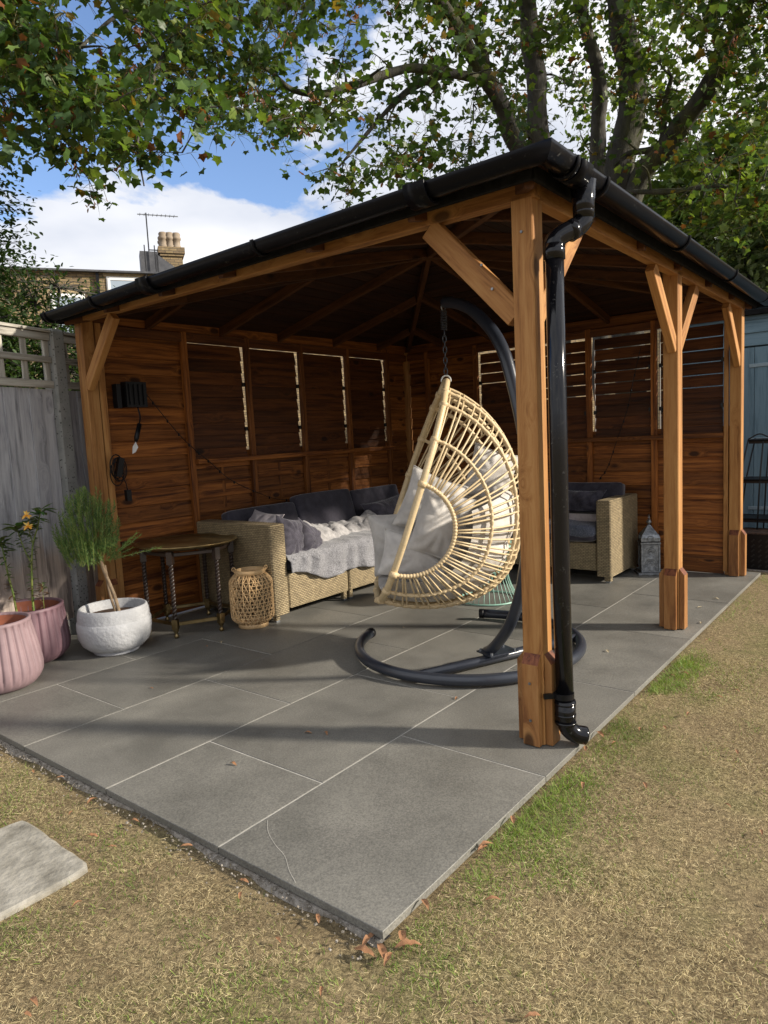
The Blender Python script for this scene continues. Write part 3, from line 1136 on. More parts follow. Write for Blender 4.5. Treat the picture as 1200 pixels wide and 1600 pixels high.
GX, GY = EX0 - 0.042, EY0 - 0.045
gutter((GX, GY, GZc), (GX, 3.10, GZc - 0.050), (-1, 0, 0), 1, 0)
gutter((GX, GY, GZc), (EX1 + 0.04, GY, GZc - 0.012), (0, -1, 0), 1, 1)
gutter((EX1 + 0.04, GY, GZc - 0.012), (EX1 + 0.04, 3.24, GZc - 0.014), (1, 0, 0), 1, 0)
gutter((1.2, EY1 + 0.05, GZc), (EX1 + 0.03, EY1 + 0.05, GZc - 0.012), (0, 1, 0))
for y in (0.42, 1.25, 2.05, 2.55, 3.05):
    collar((GX, y, GZc - 0.004 - 0.05 * y / 3.15), (0, 1, 0), (-1, 0, 0), 0.02 if y not in (2.05, 0.42) else 0.085, 0.006 if y not in (2.05, 0.42) else 0.016)
for x, w in ((1.06, 0.02), (1.13, 0.09), (1.32, 0.02), (2.35, 0.02), (3.35, 0.025), (4.35, 0.02)):
    collar((x, GY, GZc - 0.006), (1, 0, 0), (0, -1, 0), w, 0.007)
# downpipe -------------------------------------------------------------
dp = bpy.data.objects.new('downpipe', None)
link(dp, gz, Matrix.Translation((1.125, 0.045, 0)))
DX, DY, DR = 1.128, 0.040, 0.0315
ox, oy = 1.215, GY
tube('outlet', [(ox, oy, GZc - 0.03), (ox, oy, GZc - 0.10), (ox, oy, GZc - 0.15)], [0.045, 0.037, 0.035], 'pipe', dp, 20)
el = smooth_path([(ox, oy, 1.90), (ox, oy, 1.86), (ox - 0.022, oy + 0.016, 1.83), (ox - 0.06, oy + 0.045, 1.812), (DX, DY, 1.785), (DX, DY, 1.74)], 5)
tube('offset_bend', el, DR + 0.001, 'pipe', dp, 20)
tube('socket', [(ox, oy, 1.905), (ox, oy, 1.862)], DR + 0.0045, 'pipe', dp, 20)
tube('socket', [(DX, DY, 1.775), (DX, DY, 1.725)], DR + 0.0045, 'pipe', dp, 20)
dd = (Vector((DX, DY, 1.785)) - Vector((ox, oy, 1.85))).normalized()
mc = Vector((ox - 0.035, oy + 0.027, 1.823))
tube('socket', [mc - dd * 0.015, mc + dd * 0.015], DR + 0.004, 'pipe', dp, 20)
tube('pipe', [(DX, DY, 1.76), (DX, DY, 1.2), (DX, DY, 0.6), (DX + 0.004, DY - 0.004, 0.13)], DR, 'pipe', dp, 24)
tube('socket', [(DX + 0.004, DY - 0.004, 0.175), (DX + 0.004, DY - 0.004, 0.085)], DR + 0.005, 'pipe', dp, 24)
for z in (0.165, 0.122, 0.092):
    tube('socket_rim', [(DX + 0.004, DY - 0.004, z + 0.004), (DX + 0.004, DY - 0.004, z - 0.004)], DR + 0.0065, 'pipe', dp, 24)
sx = 0.6
shoe = smooth_path([(DX + 0.004, DY - 0.004, 0.11), (DX + 0.006, DY - 0.01, 0.075), (DX + 0.022, DY - 0.03, 0.048), (DX + 0.05, DY - 0.058, 0.036)], 6)
v, f = tube_geo(shoe, DR + 0.002, 24, caps=False)
n0 = len(v)
v2, f2 = tube_geo(shoe, DR - 0.003, 24, caps=False, off=n0)
v += v2
f += [tuple(reversed(q)) for q in f2]
m_ = len(shoe) - 1
for k in range(24):
    k2 = (k + 1) % 24
    f.append((m_ * 24 + k, m_ * 24 + k2, n0 + m_ * 24 + k2, n0 + m_ * 24 + k))
mobj('shoe', v, f, 'pipe', dp, True)
g = Geo()
g.tube([(DX, DY, 0.205), (DX, DY, 0.185)], DR + 0.006, 24)
g.box((DX - 0.035, DY + 0.035, 0.195), (0.05, 0.012, 0.018), Matrix.Rotation(R(-45), 3, 'Z'))
g.obj('pipe_clip', 'black', dp)

# walls -----------------------------------------------------------------
PB = 0.107      # board exposure


def wall_board(a, b, z0, inn, m='plank', w=0.118, tilt=0.165):
    """horizontal lapped board between a and b, bottom edge leaning outwards from the inside"""
    a, b, inn = Vector(a), Vector(b), Vector(inn)
    up = (Vector((0, 0, 1)) - inn * tilt * random.uniform(0.7, 1.35)).normalized()
    z = z0 + w / 2 + random.uniform(-0.002, 0.002)
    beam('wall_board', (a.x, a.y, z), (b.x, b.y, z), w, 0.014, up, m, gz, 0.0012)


WY = Y1 + 0.012          # board line of the left wall
WX = PX[2] + 0.0         # board line of the back wall
lx = [1.18, 1.83, 2.39, 2.96, 3.53, 4.10, 4.40]
SILL, HEAD = 1.045, 1.855
INL = (0, -1, 0)
INB = (-1, 0, 0)
z = 0.03
rows = []
while z < BZ - 0.02:
    rows.append(z)
    z += PB
for z in rows:
    wall_board((lx[0] - 0.03, WY, 0), (lx[1], WY, 0), z, INL)
    wall_board((lx[5], WY, 0), (lx[6], WY, 0), z, INL)
for z in rows:
    if z < SILL - 0.02:
        for i in (1, 2, 3, 4):
            wall_board((lx[i], WY, 0), (lx[i + 1], WY, 0), z, INL)
for i, x in enumerate(lx[1:6]):
    beam('stud', (x, WY - 0.028, 0.03), (x, WY - 0.028, BZ), 0.045, 0.035, (1, 0, 0), 'plank', gz)
beam('stud', (1.20, WY - 0.028, 0.03), (1.20, WY - 0.028, BZ), 0.045, 0.035, (1, 0, 0), 'post', gz)
beam('sill', (lx[1] + 0.02, WY - 0.05, SILL), (lx[5] + 0.03, WY - 0.05, SILL), 0.035, 0.055, UP, 'plank', gz)
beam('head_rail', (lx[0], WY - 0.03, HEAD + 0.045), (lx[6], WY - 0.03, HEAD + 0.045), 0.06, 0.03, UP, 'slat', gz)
beam('skirting', (lx[0], WY - 0.012, 0.055), (lx[6], WY - 0.012, 0.055), 0.09, 0.012, UP, 'plank', gz)


def shutter(a, b, inn, open_rows, gap_l=0.012, gap_r=0.02, lift=0.002):
    """panel of lapped slats between two studs with daylight gaps round it"""
    a, b, inn = Vector(a), Vector(b), Vector(inn)
    d = (b - a).normalized()
    root = bpy.data.objects.new('shutter', None)
    link(root, gz, Matrix.Translation(a.lerp(b, 0.5) + Vector((0, 0, SILL))))
    a2, b2 = a + d * (0.024 + gap_l), b - d * (0.024 + gap_r)
    z = SILL + 0.002
    k = 0
    top = HEAD + lift
    ns = 9
    wz = (top - z) / ns
    for k in range(ns):
        op = k in open_rows
        w = wz + 0.012 if not op else wz - 0.007
        up = (Vector((0, 0, 1)) - inn * random.uniform(0.10, 0.17)).normalized()
        zz = z + wz * (k + 0.5)
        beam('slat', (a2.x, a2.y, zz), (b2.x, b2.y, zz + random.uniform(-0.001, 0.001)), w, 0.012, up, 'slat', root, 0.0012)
    off = -inn * 0.012
    # vertical seal strips at the edges, standing just outside the gap
    for p, s in ((a + d * 0.0245, 1), (b - d * 0.0245, -1)):
        q = p + d * s * 0.004 + off * 2.2
        beam('edge_strip', (q.x, q.y, SILL + 0.02), (q.x, q.y, HEAD), 0.007, 0.004, d, 'seal', root, 0.0006)
    for p in (a2, b2):
        for zz in (SILL + 0.22, SILL + 0.55):
            q = p + inn * 0.012
            g = Geo().box((q.x, q.y, zz), (0.022, 0.022, 0.03))
            g.obj('hinge', 'blackmetal', root)


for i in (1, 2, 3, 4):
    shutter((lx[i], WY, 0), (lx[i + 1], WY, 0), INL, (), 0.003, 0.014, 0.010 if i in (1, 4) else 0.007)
ly = [0.185, 0.715, 1.235, 1.765, 2.295, 2.83, 3.05]
for z in rows:
    for i in range(5):
        if z < SILL - 0.02 or i == 4:
            wall_board((WX, ly[i] - (0.015 if i == 0 else 0), 0), (WX, ly[i + 1], 0), z, INB)
    wall_board((WX, ly[5], 0), (WX, ly[6], 0), z, INB)
for i, y in enumerate(ly[1:6]):
    beam('stud', (WX - 0.028, y, 0.03), (WX - 0.028, y, BZ), 0.045, 0.035, (0, 1, 0), 'plank', gz)
beam('stud', (WX - 0.028, ly[0] + 0.017, 0.03), (WX - 0.028, ly[0] + 0.017, BZ), 0.03, 0.035, (0, 1, 0), 'post', gz)
beam('sill', (WX - 0.05, ly[0] + 0.03, SILL), (WX - 0.05, ly[4] + 0.03, SILL), 0.035, 0.055, UP, 'plank', gz)
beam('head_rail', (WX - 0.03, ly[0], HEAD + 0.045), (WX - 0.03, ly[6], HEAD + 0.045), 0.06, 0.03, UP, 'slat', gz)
beam('skirting', (WX - 0.014, ly[0] + 0.03, 0.055), (WX - 0.014, ly[6], 0.055), 0.10, 0.012, UP, 'plank', gz)
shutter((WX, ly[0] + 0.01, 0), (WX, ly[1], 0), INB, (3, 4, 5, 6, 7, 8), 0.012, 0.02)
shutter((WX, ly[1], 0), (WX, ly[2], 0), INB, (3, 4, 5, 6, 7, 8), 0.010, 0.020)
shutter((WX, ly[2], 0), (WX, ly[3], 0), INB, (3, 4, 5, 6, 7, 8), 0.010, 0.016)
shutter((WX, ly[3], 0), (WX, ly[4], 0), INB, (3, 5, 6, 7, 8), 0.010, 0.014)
# short vertical battens seen behind the lower boards
for i in range(1, 5):
    x = (lx[i] + lx[i + 1]) / 2
    beam('batten', (x, WY - 0.0085, 0.10), (x, WY - 0.0085, SILL - 0.03), 0.03, 0.006, (1, 0, 0), 'plank', gz)

# ------------------------------------------------------------------ wall clutter
hub = thing('cable_reel', (1.36, 3.05, 1.49), 'black plastic cable box with a hanging plug and white tag on the wall boards', 'cable reel')
g = Geo()
for i in range(4):
    g.box((1.345 + 0.033 * i, 3.006, 1.50), (0.012, 0.012, 0.13))
g.obj('ribs', 'black', hub)
Geo().box((1.395, 3.04, 1.50), (0.145, 0.06, 0.16)).obj('housing', 'black', hub)
Geo().box((1.28, 3.05, 1.49), (0.03, 0.05, 0.15)).obj('bracket', 'black', hub)
tube('cable', smooth_path([(1.40, 3.02, 1.42), (1.405, 3.01, 1.36), (1.39, 3.0, 1.32), (1.375, 3.0, 1.29)], 5), 0.005, 'black', hub)
tube('plug', [(1.39, 3.0, 1.315), (1.36, 3.0, 1.225), (1.352, 3.0, 1.20)], [0.014, 0.016, 0.009], 'black', hub, 10)
g = Geo()
g.v = [Vector(p) for p in ((1.35, 2.998, 1.20), (1.365, 2.998, 1.165), (1.34, 2.992, 1.135), (1.315, 2.99, 1.125), (1.325, 2.995, 1.17))]
g.v += [p + Vector((0, 0.002, 0)) for p in g.v]
g.f = [(0, 1, 2, 3, 4), (9, 8, 7, 6, 5)] + [(k, k + 5, (k + 1) % 5 + 5, (k + 1) % 5) for k in range(5)]
g.obj('paper_tag', 'white', hub)

lt = thing('fairy_lights', (1.5, 3.04, 1.4), 'thin black string of fairy lights sagging across the left wall boards', 'fairy lights')
pth = smooth_path([(1.44, 3.03, 1.55), (1.60, 3.035, 1.36), (1.72, 3.03, 1.22), (1.83, 3.025, 1.12), (1.95, 3.03, 1.03), (2.12, 3.045, 0.90), (2.36, 3.025, 0.78), (2.62, 3.045, 0.70), (2.95, 3.02, 0.68)], 6)
tube('wire', pth, 0.0028, 'black', lt, 5)
for p in pth[3::4]:
    Geo().lathe(p, [(0.0, -0.016), (0.006, -0.012), (0.007, 0.0), (0.004, 0.006), (0, 0.008)], 8).obj('bulb', 'black', lt, True)
lt2 = thing('fairy_lights', (4.38, 0.9, 1.2), 'thin black string of fairy lights hanging on the right wall boards', 'fairy lights')
pth = smooth_path([(4.375, 0.80, 1.75), (4.37, 0.86, 1.50), (4.365, 0.91, 1.27), (4.37, 1.0, 1.02), (4.39, 1.08, 0.82), (4.385, 1.15, 0.72)], 6)
tube('wire', pth, 0.0026, 'black', lt2, 5)
for p in pth[2::3]:
    Geo().lathe(p, [(0.0, -0.016), (0.006, -0.012), (0.007, 0.0), (0.004, 0.006), (0, 0.008)], 8).obj('bulb', 'black', lt2, True)
tr_ = thing('light_transformer', (1.22, 3.03, 1.08), 'black wound up transformer cable with a square plug hanging on the corner stud', 'transformer')
g = Geo()
for k in range(5):
    cx_, cz_ = 1.225 + random.uniform(-0.012, 0.012), 1.03 + random.uniform(-0.03, 0.04)
    g.tube([(cx_ + 0.045 * math.cos(t), 3.03 - 0.005 * k, cz_ + 0.075 * math.sin(t)) for t in np.linspace(0, 2 * PI, 16, endpoint=False)], 0.0035, 5, closed=True)
g.obj('coil', 'black', tr_, True)
Geo().box((1.235, 3.02, 1.045), (0.035, 0.03, 0.12), Matrix.Rotation(R(15), 3, 'Y')).obj('ballast', 'black', tr_)
tube('lead', smooth_path([(1.24, 3.02, 1.0), (1.262, 3.01, 0.95), (1.27, 3.01, 0.90)], 4), 0.0035, 'black', tr_, 5)
Geo().box((1.272, 3.01, 0.865), (0.032, 0.03, 0.07)).obj('plug', 'black', tr_)

# ================================================================== SOFAS
def wicker_box(name, lo, hi, parent, ch=0.008):
    lo, hi = Vector(lo), Vector(hi)
    v, f = [], []
    prof = []
    for z, ins in ((lo.z, 0), (hi.z - ch, 0), (hi.z, ch)):
        for (x, y) in ((lo.x + ins, lo.y + ins + ch), (lo.x + ins + ch, lo.y + ins), (hi.x - ins - ch, lo.y + ins), (hi.x - ins, lo.y + ins + ch),
                       (hi.x - ins, hi.y - ins - ch), (hi.x - ins - ch, hi.y - ins), (lo.x + ins + ch, hi.y - ins), (lo.x + ins, hi.y - ins - ch)):
            v.append((x, y, z))
    for a in (0, 8):
        for k in range(8):
            k2 = (k + 1) % 8
            f.append((a + k, a + k2, a + 8 + k2, a + 8 + k))
    f.append(tuple(range(7, -1, -1)))
    f.append(tuple(range(16, 24)))
    return mobj(name, v, f, 'wicker', parent)


sf = thing('wicker_sofa', (2.5, 2.6, 0), 'long tan wicker sofa with dark grey cushions along the left wall', 'sofa')
FY = 2.27
wicker_box('arm', (1.775, FY, 0.045), (1.905, 3.02, 0.635), sf)
wicker_box('seat_base', (1.91, FY, 0.075), (2.49, 2.93, 0.305), sf)
wicker_box('seat_base', (2.505, FY, 0.075), (3.60, 2.93, 0.305), sf)
wicker_box('back_panel', (1.91, 2.935, 0.075), (3.9, 3.03, 0.60), sf)
for (x, y) in ((1.80, FY + 0.02), (2.455, FY + 0.02), (2.52, FY + 0.02), (3.55, FY + 0.02), (1.80, 2.97), (3.8, 2.97)):
    wicker_box('leg', (x, y, 0.012), (x + 0.035, y + 0.035, 0.078), sf, 0.004)
    Geo().box((x + 0.017, y + 0.017, 0.007), (0.03, 0.03, 0.012)).obj('foot', 'pewter', sf)

SZ = 0.305
cushion('seat_cushion', (2.21, 2.60, SZ + 0.050), (0.59, 0.60, 0.10), 'velvet', e=0.25, seed=1, label='dark grey seat cushion nearest the wicker arm, under the wool throw', cat='cushion', group='sofa cushions')
cushion('seat_cushion', (2.82, 2.60, SZ + 0.050), (0.59, 0.60, 0.10), 'velvet', e=0.25, seed=2, label='dark grey seat cushion in the middle of the long sofa', cat='cushion', group='sofa cushions')
cushion('seat_cushion', (3.40, 2.60, SZ + 0.050), (0.53, 0.60, 0.10), 'velvet', e=0.25, seed=3, label='dark grey seat cushion at the far end of the long sofa', cat='cushion', group='sofa cushions')
rb = Matrix.Rotation(R(76), 3, 'X')
cushion('back_cushion', (2.25, 2.865, 0.535), (0.66, 0.31, 0.10), 'velvet', rot=rb, e=0.17, wr=0.006, seed=4, label='dark grey velvet back cushion beside the wicker arm, lowest of the row', cat='cushion', group='sofa cushions')
cushion('back_cushion', (2.90, 2.845, 0.560), (0.64, 0.36, 0.10), 'velvet', rot=rb, e=0.17, wr=0.006, seed=5, label='dark grey velvet back cushion in the middle of the left sofa', cat='cushion', group='sofa cushions')
cushion('back_cushion', (3.56, 2.865, 0.545), (0.66, 0.34, 0.10), 'velvet', rot=rb, e=0.17, wr=0.006, seed=6, label='dark grey velvet back cushion at the far end by the shutters', cat='cushion', group='sofa cushions')

pillow('pillow', (2.03, 2.36, 0.505), (0.95, 0.12, -0.25), (0.30, 0.28, 0.90), 0.25, 0.30, 0.13, 'velvet_pillow', 1, 'dark grey pillow standing against the wicker arm at the sofa front', 'pillow', 'dark sofa pillows')
pillow('pillow', (2.25, 2.38, 0.455), (0.85, 0.10, -0.50), (0.50, 0.50, 0.70), 0.26, 0.28, 0.12, 'velvet_pillow', 2, 'ribbed dark grey pillow slumped on the wool throw', 'pillow', 'dark sofa pillows')
pillow('pillow', (2.03, 2.66, 0.55), (0.55, -0.1, 0.75), (0.1, 1, 0.05), 0.30, 0.34, 0.10, 'pillowlight', 3, 'pale lilac grey pillow tucked behind the wicker arm', 'pillow')
pillow('pillow', (3.42, 2.60, 0.50), (0.9, -0.25, 0.12), (0.1, 0.45, 0.85), 0.44, 0.30, 0.13, 'velvet_pillow', 4, 'dark grey pillow lying at the far end of the long sofa', 'pillow', 'dark sofa pillows')


def drape(name, m, x0, x1, nx_, path_fn, label, cat, seed=0, thick=0.006):
    """cloth following a path (s) for every x"""
    ns = 60
    v, f = [], []
    for layer in (0, 1):
        for i in range(nx_ + 1):
            x = x0 + (x1 - x0) * i / nx_
            for j in range(ns + 1):
                p, nrm = path_fn(x, j / ns, seed)
                v.append(Vector(p) + Vector(nrm) * (-thick if layer else 0))
    k = (nx_ + 1) * (ns + 1)
    for i in range(nx_):
        for j in range(ns):
            a = i * (ns + 1) + j
            f.append((a, a + ns + 1, a + ns + 2, a + 1))
            f.append((k + a, k + a + 1, k + a + ns + 2, k + a + ns + 1))
    rimi = [i * (ns + 1) for i in range(nx_ + 1)]
    for a, b in zip(rimi[:-1], rimi[1:]):
        f.append((a, k + a, k + b, b))
        f.append((a + ns, b + ns, k + b + ns, k + a + ns))
    for j in range(ns):
        f.append((j, j + 1, k + j + 1, k + j))
        a = nx_ * (ns + 1) + j
        f.append((a, k + a, k + a + 1, a + 1))
    o = mobj(name, v, f, m, None, True, top=(x0, FY, SZ))
    tag(o, label, cat)
    return o


def throw_path(x, s, seed):
    top = SZ + 0.126
    hem = 0.118 + 0.030 * fnoise((x, 0, 0), 2.4, 3) + 0.012 * math.sin(x * 9.0 + 1.2)
    # longer drop under the hanging chair, short near the arm
    hem += 0.075 * max(0.0, min(1.0, (x - 2.05) / 0.2)) - 0.012 * max(0.0, min(1.0, (2.1 - x) / 0.15))
    Ltop = 0.52
    tot = Ltop + hem
    d = s * tot
    fold = 0.009 * math.sin(x * 38 + 5 * fnoise((x, s, 0), 3, 7)) * min(1, d / Ltop) + 0.012 * fnoise((x, d, 0), 7, 9)
    if d < Ltop - 0.04:
        return (x, 2.80 - d, top + fold * 0.6), (0, 0, 1)
    e = d - (Ltop - 0.04)
    if e < 0.06:
        a = e / 0.06 * PI / 2
        r = 0.04
        return (x, 2.80 - Ltop + 0.04 - math.sin(a) * (r + 0.02) , top - (1 - math.cos(a)) * r + fold * 0.5), (0, -math.sin(a), math.cos(a))
    e -= 0.06
    return (x, 2.80 - Ltop - 0.02 - 0.020 - fold * 1.3 - 0.03 * e, top - 0.04 - e), (0, -1, 0)


drape('throw_blanket', 'boucle', 1.905, 2.98, 150, throw_path, 'speckled grey wool throw hanging over the front edge of the long sofa seat', 'blanket')


def fleece_path(x, s, seed):
    u = (x - 2.28) / 0.95
    y = 2.80 - 0.33 * s + 0.04 * math.sin(x * 7)
    env = math.sin(PI * min(1, max(0, s))) ** 0.5
    rid = abs(fnoise((x, y, 0.4), 5.5, 2)) + 0.55 * abs(fnoise((x, y, 0.1), 11.0, 6))
    zz = SZ + 0.142 + env * (0.030 + 0.115 * rid) - 0.03 * s + 0.04 * max(0, 1 - abs(u - 0.12) / 0.2) * env
    return (x + 0.02 * fnoise((x, y, 0), 9, 4), y, zz), (0, 0, 1)


drape('fleece_blanket', 'fleece', 2.28, 3.22, 110, fleece_path, 'pale grey fleece blanket crumpled along the long sofa seat', 'blanket')

# right hand sofa
s2 = thing('wicker_sofa', (4.0, 1.4, 0), 'tan wicker sofa with dark blue grey cushions against the back wall', 'sofa')
FX = 3.775
wicker_box('arm', (FX, 0.835, 0.045), (4.37, 0.945, 0.612), s2)
wicker_box('seat_base', (FX + 0.015, 0.95, 0.085), (4.25, 2.15, 0.29), s2)
wicker_box('back_panel', (4.255, 0.95, 0.085), (4.355, 2.15, 0.60), s2)
for (x, y) in ((FX + 0.005, 0.84), (4.32, 0.84), (FX + 0.02, 2.1), (4.3, 2.1)):
    wicker_box('leg', (x, y, 0.014), (x + 0.04, y + 0.05, 0.09), s2, 0.004)
    Geo().box((x + 0.02, y + 0.025, 0.008), (0.03, 0.03, 0.012)).obj('foot', 'pewter', s2)
cushion('seat_cushion', (4.02, 1.25, 0.35), (0.52, 0.60, 0.11), 'velvet', e=0.25, seed=11, label='dark grey seat cushion on the right sofa beside its arm', cat='cushion', group='sofa cushions')
cushion('seat_cushion', (4.02, 1.85, 0.35), (0.52, 0.60, 0.11), 'velvet', e=0.25, seed=12, label='dark grey seat cushion on the right sofa, behind the mint wire table', cat='cushion', group='sofa cushions')
rbx = Matrix.Rotation(R(-80), 3, 'Y')
cushion('back_cushion', (4.22, 1.22, 0.55), (0.32, 0.66, 0.10), 'velvet', rot=rbx, e=0.17, wr=0.006, seed=13, label='dark navy grey back cushion of the right sofa next to its arm', cat='cushion', group='sofa cushions')
cushion('back_cushion', (4.22, 1.86, 0.55), (0.32, 0.60, 0.10), 'velvet', rot=rbx, e=0.17, wr=0.006, seed=14, label='dark grey back cushion of the right sofa near the corner', cat='cushion', group='sofa cushions')
pillow('pillow', (4.06, 1.24, 0.545), (0.05, 1, 0.04), (0.35, 0, 0.9), 0.50, 0.27, 0.12, 'velvet_pillow', 9, 'creased dark plum pillow leaning on the right sofa back', 'pillow', 'dark sofa pillows', wr=0.02, ear=0.16)
# wool pad hanging over seat front, folded grey fabric and book
MT['bluewool'] = velvet('speckled_blue_grey_wool', (0.045, 0.055, 0.085), 150, (0.17, 0.19, 0.25), sheen=0.3, bs=0.9, bscale=260)
cushion('wool_pad', (3.885, 1.24, 0.382), (0.28, 0.56, 0.105), 'bluewool', e=0.3, wr=0.012, ws=8, seed=21, label='speckled blue grey wool pad folded over the right sofa seat edge', cat='cushion')
cushion('wool_pad', (3.885, 1.66, 0.378), (0.28, 0.24, 0.10), 'bluewool', e=0.3, wr=0.012, ws=8, seed=22, label='speckled blue grey wool pad seen left of the black downpipe', cat='cushion')
bk = thing('storage_box', (3.98, 1.15, 0.435), 'flat grey box with a white end panel lying on the right sofa', 'box')
Geo().box((4.0, 1.13, 0.467), (0.20, 0.36, 0.058)).obj('side', 'pillowlight', bk)
Geo().box((4.0, 1.13, 0.502), (0.21, 0.37, 0.010)).obj('lid', 'black', bk)
Geo().box((3.897, 1.285, 0.467), (0.004, 0.05, 0.052)).obj('white_panel', 'white', bk)

# ================================================================== HANGING CHAIR STAND
RC = Vector((1.95, 0.95, 0.036))
RR = 0.588
st = thing('chair_stand', (1.77, 0.72, 0), 'curved blue black steel stand with a C shaped base ring for the hanging chair', 'chair stand')
tube('base_ring', arc(RC, (1, 0, 0), (0, 1, 0), RR, R(104), R(382), 60), 0.027, 'steel', st, 16)
tube('end_cap', arc(RC, (1, 0, 0), (0, 1, 0), RR, R(101.5), R(104.2), 3), 0.029, 'black', st, 16)
tube('end_cap', arc(RC, (1, 0, 0), (0, 1, 0), RR, R(381.8), R(384.5), 3), 0.029, 'black', st, 16)
a0 = RC + Vector((math.cos(R(187)), math.sin(R(187)), 0)) * RR
a1 = RC + Vector((math.cos(R(-54)), math.sin(R(-54)), 0)) * RR
tube('cross_bar', [a0, a0.lerp(a1, 0.5), a1], 0.024, 'steel', st, 14)
PL = a0.lerp(a1, 0.47)
dirv = (a1 - a0).normalized()
ang = math.atan2(dirv.y, dirv.x)
Geo().box((PL.x, PL.y, 0.067), (0.17, 0.12, 0.007), Matrix.Rotation(ang, 3, 'Z')).obj('mounting_plate', 'steel', st)
g = Geo()
for sx_ in (-1, 1):
    for sy_ in (-1, 1):
        q = Matrix.Rotation(ang, 3, 'Z') @ Vector((sx_ * 0.07, sy_ * 0.045, 0))
        g.tube([(PL.x + q.x, PL.y + q.y, 0.070), (PL.x + q.x, PL.y + q.y, 0.081)], 0.008, 6)
g.obj('bolts', 'pewter', st)
bpy.data.objects['bolts']['kind'] = 'stuff'
HK = Vector((1.916, 1.004, 0))
PD = Vector((0.4573, 0.8893, 0))
A0 = HK - PD * 0.3197
poleS = [(0.02, 0.06), (-0.045, 0.10), (-0.154, 0.205), (-0.235, 0.32), (-0.312, 0.50), (-0.365, 0.72), (-0.372, 0.95), (-0.335, 1.16), (-0.255, 1.40), (-0.195, 1.525), (-0.10, 1.632), (0.055, 1.742), (0.20, 1.80), (0.30, 1.822)]
pp = smooth_path([A0 + PD * s + Vector((0, 0, z)) for s, z in poleS], 5)
rad = [0.027 if p.z < 0.5 else 0.029 for p in pp]
tube('pole', pp, rad, 'steel', st, 16)
tube('eyelet', [HK + Vector((0, 0, 1.80)) + Vector((0.018 * math.cos(t), 0.0, 0.018 * math.sin(t))) for t in np.linspace(0, 2 * PI, 12, endpoint=False)], 0.004, 'pewter', st, 6, closed=True)

ch = thing('hanging_chain', (HK.x, HK.y, 1.45), 'black steel chain with a spring holding up the rattan chair', 'chain')
zt = 1.785
sp_ = [(HK.x + 0.016 * math.cos(t), HK.y + 0.016 * math.sin(t), zt - 0.10 * t / (2 * PI * 12)) for t in np.linspace(0, 2 * PI * 12, 150)]
tube('spring', sp_, 0.0026, 'steel', ch, 5)
zz = zt - 0.10
k = 0
while zz > 1.475:
    L_ = 0.030
    c_ = Vector((HK.x, HK.y, zz - L_ / 2))
    ax_ = Vector((1, 0, 0)) if k % 2 == 0 else Vector((0, 1, 0))
    ax_ = Matrix.Rotation(R(35), 3, 'Z') @ ax_
    pts = []
    for t in np.linspace(0, 2 * PI, 14, endpoint=False):
        pts.append(c_ + ax_ * (0.009 * math.cos(t)) + Vector((0, 0, 0.019 * math.sin(t))))
    tube('chain_link', pts, 0.0033, 'steel', ch, 6, closed=True)
    zz -= 0.0275
    k += 1

# ================================================================== HANGING CHAIR
ac = math.radians(40.5)
VA = Vector((math.cos(ac), math.sin(ac), 0))            # width axis, pointing away
NH = Vector((math.sin(ac), -math.cos(ac), 0))           # towards the chair's back
tau = R(20.3)
VT = NH * math.sin(tau) + Vector((0, 0, math.cos(tau)))  # along the rim, upwards
VN = NH * math.cos(tau) - Vector((0, 0, math.sin(tau)))  # from the rim to the back
TOP = Vector((1.916, 1.004, 1.425))
C0 = TOP - VT * 0.755
rings = [  # half width a, up, back, low
    (0.400, 0.225, 0.225, 0.225),
    (0.330, 0.440, 0.410, 0.325),
    (0.215, 0.620, 0.555, 0.400),
    (0.115, 0.690, 0.605, 0.425),
]


def shell(a, u, b, l, ph):
    """ph 0 = up the rim, 90 = back, 180 = down the rim"""
    c, s = math.cos(ph), math.sin(ph)
    t = (u if c > 0 else l) * c
    return C0 + VA * a + VT * t + VN * (b * s)


hc = thing('hanging_chair', (C0.x, C0.y, C0.z - 0.45), 'natural rattan egg shaped hanging chair with fanned spokes', 'hanging chair')


def rim_pts(sgn):
    a = [(0.02, 0.755), (0.06, 0.735), (0.115, 0.69), (0.215, 0.62), (0.30, 0.50), (0.345, 0.42), (0.385, 0.30), (0.405, 0.20), (0.418, 0.0), (0.41, -0.12), (0.385, -0.24), (0.33, -0.325), (0.215, -0.40), (0.115, -0.425), (0.0, -0.43)]
    return smooth_path([C0 + VA * (sgn * x) + VT * t for x, t in a], 12)


for sgn in (-1, 1):
    pts = rim_pts(sgn)
    # resample finely for the binding
    out = []
    for p, q in zip(pts[:-1], pts[1:]):
        L_ = (q - p).length
        n = max(1, int(L_ / 0.0045))
        for i in range(n):
            out.append(p.lerp(q, i / n))
    out.append(pts[-1])
    rr = [0.0165 + (0.0014 if i % 2 else -0.0004) for i in range(len(out))]
    tube('rim_rod', out, rr, 'rattan', hc, 10)
tube('rim_cap', [TOP - VT * 0.075 - VA * 0.0, TOP - VT * 0.03, TOP + VT * 0.008], [0.025, 0.023, 0.018], 'rattan', hc, 14)
lp = arc(TOP + Vector((0, 0, 0.006)), NH, (0, 0, 1), 0.024, R(-20), R(200), 12)
tube('hanging_loop', lp, 0.0042, 'seal', hc, 8)

